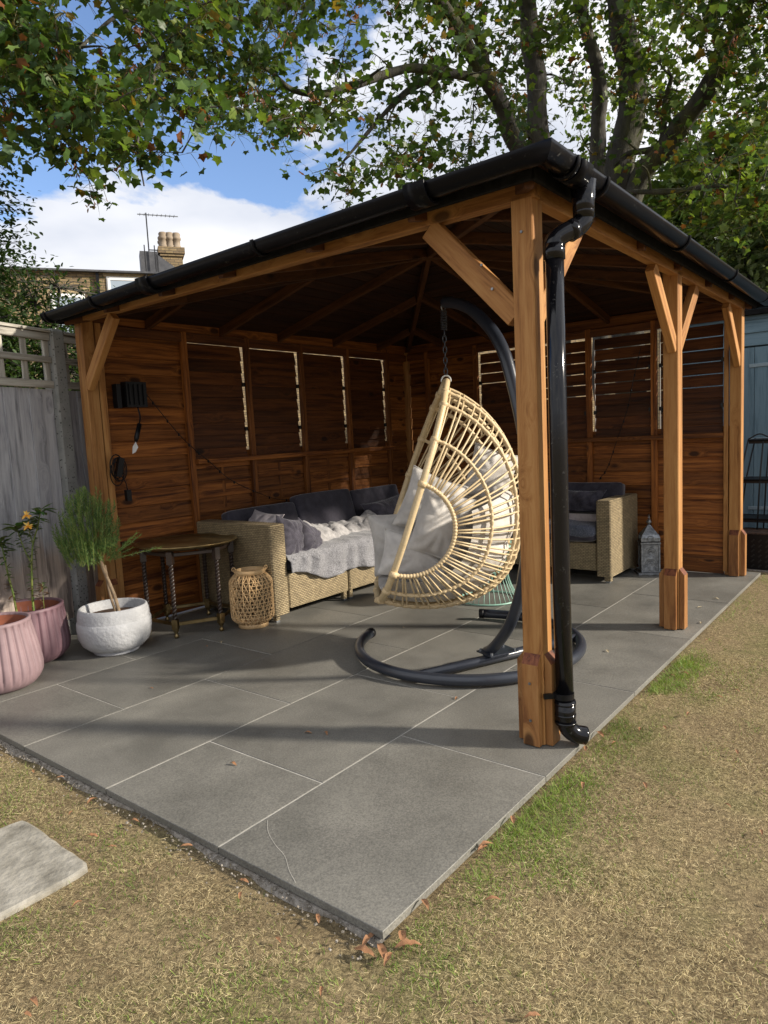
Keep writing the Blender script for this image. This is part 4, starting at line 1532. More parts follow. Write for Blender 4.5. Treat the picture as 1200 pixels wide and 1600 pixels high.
NPH = 60
for ri, (a, u, b, l) in enumerate(rings):
    for sgn in (-1, 1):
        pts = [shell(sgn * a, u, b, l, PI * i / NPH) for i in range(NPH + 1)]
        r = [0.0105, 0.0095, 0.0105, 0.0115][ri]
        fine = []
        for p, q in zip(pts[:-1], pts[1:]):
            for i in range(3):
                fine.append(p.lerp(q, i / 3))
        fine.append(pts[-1])
        rr = [r + (0.0016 if (i // 2) % 2 else -0.0008) for i in range(len(fine))]
        tube('hoop', fine, rr, 'rattan_dark', hc, 8)
tube('hoop', [shell(0, 0.722, 0.625, 0.435, PI * i / NPH) for i in range(NPH + 1)], 0.0095, 'rattan_dark', hc, 8)
NSP = 43
for k in range(NSP):
    ph = PI * (k + 0.6) / (NSP + 0.2)
    ph2 = ph + 0.018 * math.sin(k * 2.3)
    sec = []
    seq = [(-r_[0], *r_[1:]) for r_ in rings] + [(0, 0.722, 0.625, 0.435)] + [(r_[0], *r_[1:]) for r_ in reversed(rings)]
    for i, (a, u, b, l) in enumerate(seq):
        o_ = 0.006 if i % 2 == k % 2 else -0.004
        p = shell(a, u + o_, b + o_, l + o_, ph2)
        sec.append(p)
    tube('spoke', smooth_path(sec, 3), 0.0050, 'rattan', hc, 6)
# lashings where hoops and rim meet
for sgn in (-1, 1):
    for (a, u, b, l) in rings:
        for t in (u, -l):
            c_ = C0 + VA * sgn * (a + 0.004) + VT * t
            tube('lashing', [c_ - VT * 0.014, c_, c_ + VT * 0.014], [0.021, 0.0225, 0.021], 'rattan_dark', hc, 10)


def loc(a, t, n):
    return C0 + VA * a + VT * t + VN * n


rotc = Matrix((VA, VT, VN)).transposed()


def shell_at(a, ph, k=1.0):
    """point on (or a fraction k inside) the basket surface at half width a"""
    tab = [(0, 0.722, 0.625, 0.435)] + [(r_[0], *r_[1:]) for r_ in reversed(rings)]
    x = abs(a)
    for i in range(len(tab) - 1):
        if x <= tab[i + 1][0]:
            t = (x - tab[i][0]) / (tab[i + 1][0] - tab[i][0])
            u, b, l = (tab[i][q] * (1 - t) + tab[i + 1][q] * t for q in (1, 2, 3))
            break
    else:
        u, b, l = tab[-1][1:]
    return shell(a, u * k, b * k, l * k, ph)


lining = thing('chair_lining', C0 - VT * 0.3 + VN * 0.2, 'pale beige grey quilted padding lining the lower bowl of the hanging chair', 'cushion')
segs = [(62, 84), (85, 107), (108, 130), (131, 153), (154, 179)]
for si, (p0_, p1_) in enumerate(segs):
    nu, nv = 26, 12
    v, f = [], []
    for side in (1, 0):
        for j in range(nv + 1):
            for i in range(nu + 1):
                x, y = -1 + 2 * i / nu, -1 + 2 * j / nv
                a_ = 0.345 * x
                ph = R(p0_ - 2.5 + (p1_ - p0_ + 5) * (y + 1) / 2)
                puff = ((1 - abs(x) ** 4) ** 0.5) * ((1 - abs(y) ** 2.5) ** 0.5)
                tuft = 1 - 0.35 * math.exp(-((x * 3) % 2 - 1) ** 2 * 14)
                w_ = fnoise((x, y, si), 2.5, si) * 0.020
                k_ = 0.855 + ((0.095 if side else -0.10) * tuft + w_) * puff
                v.append(shell_at(a_, ph, k_))
    kk = (nu + 1) * (nv + 1)
    for j in range(nv):
        for i in range(nu):
            q = j * (nu + 1) + i
            f.append((q, q + 1, q + nu + 2, q + nu + 1))
            f.append((kk + q, kk + q + nu + 1, kk + q + nu + 2, kk + q + 1))
    mobj('padding_roll', v, f, 'greycloth', lining, True)
UPZ = Vector((0, 0, 1))


def cp_(px, py):
    """bearing within the rim plane: offsets right / up from the chair centre, in metres"""
    return NH * px + UPZ * py


# offsets: x towards the chair's back, y up, a = across (negative = near side)
for (x, y, a_, w_, h_, th_, rz_, sd_, lb) in (
    (0.16, 0.06, 0.06, 0.32, 0.34, 0.15, -24, 5, 'pale grey pillow standing upright inside the chair with its corner above the armhole'),
    (0.19, -0.02, -0.13, 0.27, 0.36, 0.13, -22, 6, 'pale grey pillow pressed against the near armhole of the chair'),
    (0.00, -0.14, 0.13, 0.34, 0.34, 0.14, 4, 8, 'pale grey pillow poking out furthest in front of the chair'),
    (0.06, -0.19, -0.10, 0.38, 0.24, 0.15, -14, 7, 'pale grey pillow lying low at the front lip of the chair'),
    (0.50, 0.20, 0.12, 0.26, 0.30, 0.12, -20, 9, 'pale grey pillow propped high against the back of the hanging chair'),
):
    rr_ = R(rz_)
    axx = NH * math.cos(rr_) + UPZ * math.sin(rr_)
    ayy = -NH * math.sin(rr_) + UPZ * math.cos(rr_) + VA * (0.25 if a_ < 0 else 0.1)
    pillow('pillow', C0 + NH * x + UPZ * y + VA * a_, axx, ayy, w_, h_, th_, 'greycloth', sd_, lb, 'pillow', 'pale pillows in the hanging chair')

# ================================================================== MINT WIRE TABLE
wt_ = thing('wire_table', (2.96, 1.40, 0), 'mint green wire side table standing behind the hanging chair', 'side table')
cw = Vector((2.96, 1.40, 0))
ringp = lambda r, z, n=48: [cw + Vector((r * math.cos(2 * PI * i / n), r * math.sin(2 * PI * i / n), z)) for i in range(n)]
tube('base_ring', ringp(0.205, 0.008), 0.006, 'mint', wt_, 8, closed=True)
tube('waist_ring', ringp(0.135, 0.21), 0.004, 'mint', wt_, 8, closed=True)
tube('top_ring', ringp(0.20, 0.385), 0.006, 'mint', wt_, 8, closed=True)
for k in range(34):
    t = 2 * PI * k / 34
    e = Vector((math.cos(t), math.sin(t), 0))
    tube('wire', smooth_path([cw + e * 0.205 + Vector((0, 0, 0.010)), cw + e * 0.158 + Vector((0, 0, 0.11)), cw + e * 0.135 + Vector((0, 0, 0.21)), cw + e * 0.155 + Vector((0, 0, 0.30)), cw + e * 0.20 + Vector((0, 0, 0.385))], 3), 0.0024, 'mint', wt_, 5)
Geo().lathe(cw + Vector((0, 0, 0.388)), [(0, 0.004), (0.195, 0.004), (0.2, 0.0), (0.195, -0.004), (0, -0.004)], 48).obj('table_top', 'mint', wt_, True)

# ================================================================== TRAY TABLE
tc_ = Vector((1.486, 2.735, 0))
tt = thing('tray_table', tc_, 'round aged brass tray table on dark barley twist legs', 'side table')
ZT = 0.545
g = Geo()
g.lathe(tc_ + Vector((0, 0, ZT)), [(0, 0.0), (0.23, 0.0), (0.24, 0.003), (0.25, 0.001), (0.282, 0.004), (0.305, 0.017), (0.314, 0.016), (0.314, 0.010), (0.285, -0.008), (0.0, -0.008)], 72)
g.obj('tray', 'brass', tt, True)
legs = []
for k in range(6):
    t = R(212 + 60 * k)
    e = Vector((math.cos(t), math.sin(t), 0))
    p = tc_ + e * 0.272
    legs.append(p)
    lg = bpy.data.objects.new('leg', None)
    link(lg, tt, Matrix.Translation(p))
    g = Geo()
    for s in (0, PI):
        n = 90
        z0, z1 = 0.115, 0.455
        g.tube([p + Vector((0.0068 * math.cos(s + 2 * PI * 7.5 * i / n), 0.0068 * math.sin(s + 2 * PI * 7.5 * i / n), z0 + (z1 - z0) * i / n)) for i in range(n + 1)], 0.0088, 7)
    g.obj('twist', 'darkoak', lg, True)
    Geo().lathe(p, [(0.0, 0.0), (0.011, 0.0), (0.016, 0.010), (0.010, 0.022), (0.008, 0.03), (0.016, 0.042), (0.019, 0.055)], 14).obj('foot', 'brass', lg, True)
    Geo().box(p + Vector((0, 0, 0.085)), (0.034, 0.034, 0.06), Matrix.Rotation(t, 3, 'Z')).obj('lower_block', 'brass', lg)
    Geo().box(p + Vector((0, 0, 0.493)), (0.036, 0.036, 0.076), Matrix.Rotation(t, 3, 'Z')).obj('upper_block', 'darkoak', lg)
for k in range(6):
    for z in (0.085, 0.51):
        a, b = legs[k], legs[(k + 1) % 6]
        beam('stretcher', a.lerp(b, 0.08) + Vector((0, 0, z)), a.lerp(b, 0.92) + Vector((0, 0, z)), 0.022, 0.014, UP, 'darkoak' if z > 0.3 else 'brass', tt)

# ================================================================== CANE LANTERN
cl = Vector((1.68, 2.375, 0))
cn = thing('cane_lantern', cl, 'open woven cane lantern with a wire handle beside the sofa', 'lantern')


def lr(z):
    """body radius at height z"""
    if z < 0.025: return 0.090
    if z < 0.075: return 0.090 + (0.134 - 0.090) * math.sin((z - 0.025) / 0.05 * PI / 2)
    if z < 0.285: return 0.134
    if z < 0.345: return 0.134 - (0.134 - 0.088) * (1 - math.cos((z - 0.285) / 0.06 * PI / 2))
    return 0.088


zs = list(np.linspace(0.03, 0.345, 22))
for lay, (cnt, twist) in enumerate(((26, 1.15), (26, -1.15), (20, 0.0))):
    for k in range(cnt):
        t0 = 2 * PI * (k + 0.25 * lay) / cnt
        pts = [cl + Vector((math.cos(t0 + twist * (z - 0.03) / 0.315), math.sin(t0 + twist * (z - 0.03) / 0.315), 0)) * (lr(z) + 0.0015 * (lay - 1)) + Vector((0, 0, z)) for z in zs]
        tube('cane_strand', pts, 0.0029, 'cane', cn, 4)
for z in np.linspace(0.055, 0.325, 13):
    tube('cane_hoop', [cl + Vector((lr(z) * math.cos(t), lr(z) * math.sin(t), z)) for t in np.linspace(0, 2 * PI, 40, endpoint=False)], 0.0024, 'cane', cn, 5, closed=True)
for nm, z0, z1 in (('base_band', 0.002, 0.036), ('top_band', 0.340, 0.368)):
    g = Geo()
    g.lathe(cl, [(0.083, z0), (0.094, z0), (0.094, z1), (0.083, z1), (0.083, z0)], 72, rfun=lambda t, z: 1 + 0.012 * math.sin(t * 36))
    g.obj(nm, 'cane', cn, True)
hv = Matrix.Rotation(R(-40), 3, 'Z') @ Vector((1, 0, 0))
hd = []
for i in range(25):
    t = PI * i / 24
    hd.append(cl + hv * (0.10 * math.cos(t)) + Vector((0.35, 0.4, 0)) * (-0.16 * math.sin(t)) + Vector((0, 0, 0.372 - 0.045 * math.sin(t))))
tube('handle', hd, 0.0035, 'cane', cn, 6)
for s in (-1, 1):
    c_ = cl + hv * (0.10 * s) + Vector((0, 0, 0.372))
    tube('handle_ring', arc(c_, hv, (0, 0, 1), 0.011, 0, 2 * PI * 11 / 12, 11), 0.003, 'cane', cn, 5, closed=True)
Geo().lathe(cl, [(0, 0.004), (0.082, 0.004), (0.082, 0.010), (0, 0.010)], 24).obj('base_plate', 'cane', cn)

# ================================================================== SILVER LANTERN
sl = Vector((4.262, 0.715, 0))
ln = thing('metal_lantern', sl, 'pierced silver metal lantern with a pointed roof beside the sofa arm', 'lantern')
ra = Matrix.Rotation(R(28), 3, 'Z')
LW = 0.138


def lbox(nm, c, sz, m='pewter'):
    g = Geo()
    g.box((0, 0, 0), sz)
    g.v = [sl + ra @ (p + Vector(c)) for p in g.v]
    return g.obj(nm, m, ln)


lbox('base_plate', (0, 0, 0.009), (LW + 0.05, LW + 0.05, 0.014))
for sx_ in (-1, 1):
    for sy_ in (-1, 1):
        lbox('corner_post', (sx_ * (LW / 2 - 0.006), sy_ * (LW / 2 - 0.006), 0.125), (0.012, 0.012, 0.215))
for (dx, dy) in ((1, 0), (-1, 0), (0, 1), (0, -1)):
    rr_ = Matrix.Rotation(math.atan2(dy, dx), 3, 'Z')
    pn = bpy.data.objects.new('side_panel', None)
    link(pn, ln, Matrix.Translation(sl))
    g = Geo()
    g.box((LW / 2 - 0.010, 0, 0.122), (0.003, LW - 0.026, 0.20))
    g.box((LW / 2 - 0.004, 0, 0.226), (0.008, LW - 0.026, 0.008))
    g.box((LW / 2 - 0.004, 0, 0.022), (0.008, LW - 0.026, 0.008))
    for zc in (0.078, 0.168):
        for r_, n_ in ((0.040, 28), (0.026, 20), (0.011, 12)):
            g.tube([(LW / 2 - 0.007, r_ * math.cos(t), zc + r_ * math.sin(t)) for t in np.linspace(0, 2 * PI, n_, endpoint=False)], 0.0026, 5, closed=True)
        for q in range(12):
            t = 2 * PI * q / 12
            g.box((LW / 2 - 0.008, 0.033 * math.cos(t), zc + 0.033 * math.sin(t)), (0.004, 0.004, 0.004))
    for sy_ in (-1, 1):
        for zc in (0.035, 0.122, 0.212):
            g.box((LW / 2 - 0.007, sy_ * 0.045, zc), (0.004, 0.010, 0.010), Matrix.Rotation(R(45), 3, 'X'))
    g.v = [sl + ra @ (rr_ @ p) for p in g.v]
    g.obj('pierced_sheet', 'pewter', pn)
lbox('cornice', (0, 0, 0.243), (LW + 0.008, LW + 0.008, 0.014))
lbox('cornice_slot', (0, 0, 0.254), (LW - 0.012, LW - 0.012, 0.008), 'black')
# ogee roof with four gables
g = Geo()
prof = [(0.069, 0.258), (0.069, 0.285), (0.058, 0.31), (0.040, 0.335), (0.022, 0.360), (0.010, 0.378), (0.0, 0.382)]
for (r_, z) in prof:
    for (sx_, sy_) in ((-1, -1), (1, -1), (1, 1), (-1, 1)):
        g.v.append(sl + ra @ Vector((sx_ * r_, sy_ * r_, z)))
for i in range(len(prof) - 1):
    for k in range(4):
        g.f.append((i * 4 + k, i * 4 + (k + 1) % 4, (i + 1) * 4 + (k + 1) % 4, (i + 1) * 4 + k))
g.obj('roof', 'pewter', ln)
g = Geo()
for (dx, dy) in ((1, 0), (-1, 0), (0, 1), (0, -1)):
    rr_ = Matrix.Rotation(math.atan2(dy, dx), 3, 'Z')
    h_ = Geo()
    h_.tube([(0.071, 0.022 * math.cos(t), 0.283 + 0.018 * math.sin(t)) for t in np.linspace(0, 2 * PI, 16, endpoint=False)], 0.0026, 5, closed=True)
    o = len(g.v)
    g.v += [sl + ra @ (rr_ @ p) for p in h_.v]
    g.f += [tuple(o + i for i in q) for q in h_.f]
g.obj('roof_ornament', 'pewter', ln, True)
Geo().lathe(sl, [(0.0, 0.376), (0.008, 0.378), (0.009, 0.386), (0.018, 0.394), (0.020, 0.404), (0.014, 0.416), (0.006, 0.422), (0, 0.424)], 16).obj('finial', 'pewter', ln, True)
tube('ring_handle', [sl + ra @ Vector((0.024 * math.cos(t), 0.0, 0.437 + 0.020 * math.sin(t))) for t in np.linspace(0, 2 * PI, 20, endpoint=False)], 0.0028, 'pewter', ln, 6, closed=True)

# ================================================================== POTS
def leaf_mesh(name, P, Dr, Nm, L, Wd, colr, parent, m='leaf', kind=None, top=None, shape='blade'):
    """arrays: P base points, Dr direction, Nm normal, L length, Wd width, colr rgb"""
    P, Dr, Nm, L, Wd, colr = map(np.asarray, (P, Dr, Nm, L, Wd, colr))
    n = len(P)
    Dr = Dr / (np.linalg.norm(Dr, axis=1, keepdims=True) + 1e-9)
    Sd = np.cross(Dr, Nm)
    Sd /= (np.linalg.norm(Sd, axis=1, keepdims=True) + 1e-9)
    Nn = np.cross(Sd, Dr)
    if shape == 'blade':
        T = np.array([(0, -0.5, 0), (0, 0.5, 0), (0.55, 0.42, 0.05), (0.55, -0.42, 0.05), (1.0, 0, -0.05)])
        F = [(0, 1, 2, 3), (3, 2, 4)]
    elif shape == 'needle':
        T = np.array([(0, -0.5, 0), (0, 0.5, 0), (1.0, 0, 0.08)])
        F = [(0, 1, 2)]
    elif shape == 'oval':
        T = np.array([(0, 0, 0), (0.25, 0.4, 0.04), (0.6, 0.45, 0.05), (1, 0, -0.05), (0.6, -0.45, 0.05), (0.25, -0.4, 0.04), (0.5, 0, -0.03)])
        F = [(0, 6, 1), (1, 6, 2), (2, 6, 3), (3, 6, 4), (4, 6, 5), (5, 6, 0)]
    else:   # maple
        T = np.array([(0.0, 0.0, 0.0), (0.04, 0.30, 0.04), (0.02, 0.50, 0.10), (0.30, 0.46, 0.04), (0.55, 0.68, -0.04), (0.68, 0.34, 0.03),
                      (1.02, 0.0, -0.16), (0.68, -0.34, 0.03), (0.55, -0.68, -0.04), (0.30, -0.46, 0.04), (0.02, -0.50, 0.10), (0.04, -0.30, 0.04), (0.38, 0, -0.05)])
        F = [(i, 12, (i + 1) % 12) for i in range(12)]
    k = len(T)
    V = (P[:, None, :] + Dr[:, None, :] * (T[None, :, 0:1] * L[:, None, None]) + Sd[:, None, :] * (T[None, :, 1:2] * Wd[:, None, None]) + Nn[:, None, :] * (T[None, :, 2:3] * L[:, None, None]))
    V = V.reshape(-1, 3)
    w = wmat(parent) if parent else Matrix.Translation(top or (0, 0, 0))
    V = V - np.array(w.translation)
    loops = []
    starts = []
    tot = []
    base = np.concatenate([np.array(q) for q in F])
    lens = np.array([len(q) for q in F])
    allidx = (base[None, :] + (np.arange(n) * k)[:, None]).ravel()
    alllen = np.tile(lens, n)
    me = bpy.data.meshes.new(name)
    me.vertices.add(n * k)
    me.vertices.foreach_set('co', V.ravel().astype(np.float32))
    me.loops.add(len(allidx))
    me.loops.foreach_set('vertex_index', allidx.astype(np.int32))
    me.polygons.add(len(alllen))
    st_ = np.concatenate([[0], np.cumsum(alllen)[:-1]])
    me.polygons.foreach_set('loop_start', st_.astype(np.int32))
    me.update(calc_edges=True)
    me.validate()
    ca = me.color_attributes.new('Col', 'FLOAT_COLOR', 'POINT')
    cc_ = np.ones((n, k, 4), np.float32)
    cc_[:, :, :3] = np.asarray(colr)[:, None, :]
    ca.data.foreach_set('color', cc_.ravel())
    me.materials.append(MT[m])
    o = bpy.data.objects.new(name, me)
    link(o, parent, w)
    if kind: o['kind'] = kind
    return o


# white bowl pot with rosemary standard
wc = Vector((0.925, 2.70, 0))
wp = thing('white_pot', wc, 'round white cement bowl pot holding a rosemary standard', 'pot')
g = Geo()
R_ = 0.203
g.lathe(wc, [(0.0, 0.002), (0.125, 0.002), (0.128, 0.012), (0.118, 0.016), (0.150, 0.028), (0.182, 0.058), (0.200, 0.10), (0.205, 0.145), (0.203, 0.188), (0.1985, 0.191), (0.198, 0.195), (0.194, 0.235), (0.187, 0.262), (0.180, 0.268), (0.172, 0.262), (0.168, 0.22), (0.160, 0.20)], 72)
g.obj('bowl', 'whitepot', wp, True)
Geo().lathe(wc + Vector((0, 0, 0.0)), [(0.172, 0.212), (0.10, 0.220), (0.0, 0.214)], 40).obj('soil', 'soil', wp, True)
ros = thing('rosemary_bush', wc + Vector((0, 0, 0.215)), 'bushy green rosemary standard on a thin bare stem', 'plant')
tube('trunk', smooth_path([wc + Vector((0.03, -0.015, 0.20)), wc + Vector((0.012, 0.0, 0.33)), wc + Vector((-0.02, 0.02, 0.46)), wc + Vector((-0.035, 0.03, 0.54))], 5), [0.0105] * 15 + [0.009], 'stemwood', ros, 8)
tube('trunk', smooth_path([wc + Vector((0.02, 0.0, 0.20)), wc + Vector((-0.005, 0.01, 0.33)), wc + Vector((-0.01, 0.03, 0.50))], 5), 0.008, 'stemwood', ros, 8)
RGT = Vector((0.617, -0.785, 0))
cen = wc + Vector((-0.035, 0.03, 0.53))
crown = wc - RGT * 0.105 + Vector((0, 0, 0.700))
P_, D_, N_, L_a, W_a, C_a = [], [], [], [], [], []
gst = Geo()
for k in range(330):
    az_ = random.uniform(0, 2 * PI)
    uz_ = random.uniform(-1, 1)
    out_ = math.sqrt(1 - uz_ * uz_) * random.uniform(0.35, 1.0) ** 0.5
    lob = 1 + 0.20 * fnoise((math.cos(az_) * out_, math.sin(az_) * out_, uz_), 2.4, 4)
    tip = crown + Vector((math.cos(az_) * out_ * 0.185 * lob, math.sin(az_) * out_ * 0.185 * lob, uz_ * (0.245 if uz_ > 0 else 0.19) * lob))
    h_ = tip - crown
    lg_ = random.uniform(0.09, 0.17)
    base = Vector((crown.x + h_.x * 0.72, crown.y + h_.y * 0.72, tip.z - lg_))
    if uz_ < -0.3:
        base = crown + Vector((h_.x * 0.35, h_.y * 0.35, h_.z * 0.6))
    if k < 6:
        base = cen + RGT * 0.04
        tip = wc + RGT * random.uniform(0.16, 0.25) + Vector((random.uniform(-.06, .06), random.uniform(-.06, .06), random.uniform(0.56, 0.70)))
    mid = base.lerp(tip, 0.5) + Vector((math.cos(az_), math.sin(az_), 0)) * 0.012 * out_
    sp3 = smooth_path([base, mid, tip], 5)
    gst.tube(sp3, 0.0016, 4, caps=False)
    lenS = (tip - base).length
    nn_ = int(lenS / 0.0038)
    for i in range(nn_):
        t = 0.12 + 0.88 * i / nn_
        q = t * (len(sp3) - 1)
        i0 = min(int(q), len(sp3) - 2)
        p = sp3[i0].lerp(sp3[i0 + 1], q - i0)
        d = (sp3[i0 + 1] - sp3[i0]).normalized()
        a = random.uniform(0, 2 * PI)
        o1 = d.orthogonal().normalized()
        o2 = d.cross(o1)
        side = o1 * math.cos(a) + o2 * math.sin(a)
        dv = side * 0.8 + d * (0.75 if t < 0.9 else 1.6)
        P_.append(p); D_.append(dv); N_.append(d.cross(side))
        L_a.append(random.uniform(0.016, 0.026)); W_a.append(random.uniform(0.0028, 0.0042))
        y_ = random.random()
        tipc = max(0, (t - 0.75) * 3)
        C_a.append((0.060 + 0.17 * y_ ** 3 + 0.10 * tipc, 0.130 + 0.20 * y_ ** 3 + 0.13 * tipc, 0.040 + 0.10 * y_ ** 3))
for k in range(14):
    a_ = 2 * PI * k / 14
    gst.tube(smooth_path([cen, cen.lerp(crown, 0.5) + Vector((math.cos(a_), math.sin(a_), 0)) * 0.05, crown + Vector((math.cos(a_) * 0.11, math.sin(a_) * 0.11, random.uniform(-0.05, 0.1)))], 4), 0.003, 5, caps=False)
gst.obj('stems', 'greenstem', ros, True)
leaf_mesh('needles', P_, D_, N_, L_a, W_a, C_a, ros, shape='needle', kind='stuff')
P_, D_, N_, L_a, W_a, C_a = [], [], [], [], [], []
for k in range(300):     # dead brown needles hanging below the crown
    a = random.uniform(0, 2 * PI); r_ = random.random() ** 0.7 * 0.13
    P_.append(cen + Vector((r_ * math.cos(a), r_ * math.sin(a), random.uniform(-0.10, 0.0)))); D_.append((random.uniform(-1, 1), random.uniform(-1, 1), random.uniform(-1, 0.3))); N_.append((0.1, 0.2, 1))
    L_a.append(0.018); W_a.append(0.0022); C_a.append((0.13, 0.095, 0.05))
leaf_mesh('dry_needles', P_, D_, N_, L_a, W_a, C_a, ros, shape='needle', kind='stuff')


def ribbed_pot(c, rr, rm, h, m, label):
    o = thing('ribbed_pot', c, label, 'pot', 'ribbed plant pots by the fence')
    n = 270
    nf = 30
    prof = [(0.0, 0.002), (rm * 0.70, 0.002), (rm * 0.82, 0.016), (rm * 0.93, 0.042), (rm * 0.985, 0.068), (rm * 0.995, 0.085), (rm, 0.11)]
    for i in range(1, 9):
        t = i / 8
        prof.append((rm + (rr - rm) * t ** 1.15, 0.11 + (h - 0.022 - 0.11) * t))
    prof += [(rr + 0.001, h - 0.018), (rr + 0.002, h - 0.004), (rr - 0.004, h), (rr - 0.014, h - 0.001), (rr - 0.017, h - 0.01), (rr - 0.019, h - 0.08)]

    def rf(t, z):
        if z < 0.058 or z > h - 0.021: return 1.0
        u = (t * nf / (2 * PI)) % 1.0
        flute = 1 - 0.050 * (abs(math.cos(PI * u)) ** 9) + 0.006
        return flute
    Geo().lathe(c, prof, n, rf).obj('body', m, o, True)
    Geo().lathe(c, [(rr - 0.0195, h - 0.012), (rr - 0.024, h - 0.085)], 60).obj('inner_wall', 'terracotta', o, True)
    Geo().lathe(c, [(rr - 0.022, h - 0.07), (0.0, h - 0.062)], 40).obj('soil', 'soil', o, True)
    return o


pc = Vector((0.555, 2.985, 0))
ribbed_pot(pc, 0.203, 0.222, 0.315, 'purplepot', 'mauve ribbed pot by the grey fence with flowering stems')
qc = Vector((0.265, 2.665, 0))
ribbed_pot(qc, 0.166, 0.205, 0.345, 'pinkpot', 'dusty pink ribbed pot, nearest on the patio at the left edge')

# flowering plant in the mauve pot
fp = thing('flowering_plant', pc + Vector((0, 0, 0.25)), 'tall sparse potted plant with two yellow flowers in the mauve pot', 'plant')
P_, D_, N_, L_a, W_a, C_a = [], [], [], [], [], []
rgt = Vector((0.617, -0.785, 0))
stems = [
    ([(0.05, 0.26), (0.055, 0.36), (0.065, 0.47), (0.075, 0.56), (0.09, 0.66), (0.125, 0.76), (0.15, 0.85)], 0.0065),
    ([(0.075, 0.55), (0.045, 0.62), (0.02, 0.70), (0.005, 0.76)], 0.004),
    ([(-0.045, 0.26), (-0.05, 0.38), (-0.065, 0.50), (-0.075, 0.60), (-0.09, 0.70)], 0.0065),
    ([(0.11, 0.24), (0.115, 0.36), (0.12, 0.43)], 0.002),
    ([(0.09, 0.66), (0.075, 0.73), (0.075, 0.79)], 0.0035),
]
for s_i, (pts, r) in enumerate(stems):
    path = smooth_path([pc + rgt * x + Vector((0, 0, z)) + Vector((0.6, 0.6, 0)) * (0.01 * math.sin(z * 9)) for x, z in pts], 6)
    tube('stem', path, [r * (1 - 0.5 * i / len(path)) for i in range(len(path))], 'greenstem', fp, 7)
    for i in range(3, len(path)):
        h_ = path[i].z
        nl = 3 if h_ > 0.36 else 1
        for _ in range(nl + (2 if i > len(path) - 4 else 0)):
            a = random.uniform(0, 2 * PI)
            big = i > len(path) - 6 and s_i != 3
            P_.append(path[i] + Vector((random.uniform(-.004, .004),) * 3))
            D_.append((math.cos(a), math.sin(a), random.uniform(-0.5, 0.6)))
            N_.append((0.15, 0.1, 1))
            L_a.append(random.uniform(0.05, 0.095) if big else random.uniform(0.022, 0.048))
            W_a.append(L_a[-1] * random.uniform(0.30, 0.42))
            C_a.append((0.06 + random.random() * 0.05, 0.105 + random.random() * 0.06, 0.045) if h_ > 0.45 or random.random() < 0.4 else (0.12, 0.07, 0.04))
leaf_mesh('leaves', P_, D_, N_, L_a, W_a, C_a, fp, shape='oval', kind='stuff')
for fx, fz in ((0.088, 0.825), (0.092, 0.765)):
    c_ = pc + rgt * fx + Vector((-0.03, -0.03, fz))
    fl = bpy.data.objects.new('flower', None)
    link(fl, fp, Matrix.Translation(c_))
    P_, D_, N_, L_a, W_a, C_a = [], [], [], [], [], []
    for k in range(16):
        a = 2 * PI * k / 16 + random.uniform(-.1, .1)
        P_.append(c_); D_.append((math.cos(a) * 0.8 - 0.5, math.sin(a) * 0.8 - 0.6, 0.6 * math.sin(a * 2) - 0.15)); N_.append((-0.5, -0.5, 0.7))
        L_a.append(random.uniform(0.026, 0.036)); W_a.append(0.012); C_a.append((0.90, 0.66, 0.20) if k % 2 else (0.85, 0.50, 0.10))
    leaf_mesh('petals', P_, D_, N_, L_a, W_a, C_a, fl, shape='oval')

# ================================================================== FENCE
FD = Vector((-0.953, -0.303, 0)).normalized()
FN = Vector((FD.y, -FD.x, 0))                 # facing the viewer
if FN.dot(CAM - Vector((0.5, 3.1, 0))) < 0: FN = -FN
cp = Vector((1.045, 3.33, 0))
fc = thing('garden_fence', cp, 'weathered grey board fence panel with a square trellis top', 'fence')
cpost = Geo()
cs = [(-0.052, 0.05), (-0.046, -0.05), (0.046, -0.05), (0.052, 0.05)]
for z in (GZ - 0.02, 1.90, 1.915):
    for (a, b) in [(-0.05, 0.045), (-0.05, -0.04), (-0.04, -0.05), (0.04, -0.05), (0.05, -0.04), (0.05, 0.045)]:
        s_ = 1.0 if z < 1.91 else 0.88
        cpost.v.append(cp + FD * (a * s_) - FN * (b * s_) + Vector((0, 0, z)))
for a in (0, 6):
    for k in range(6):
        cpost.f.append((a + k, a + (k + 1) % 6, a + 6 + (k + 1) % 6, a + 6 + k))
cpost.f.append((12, 13, 14, 15, 16, 17))
co = cpost.obj('concrete_post', 'concrete', None, False, top=tuple(cp))
tag(co, 'pitted grey concrete fence post between the fence panels', 'fence post')


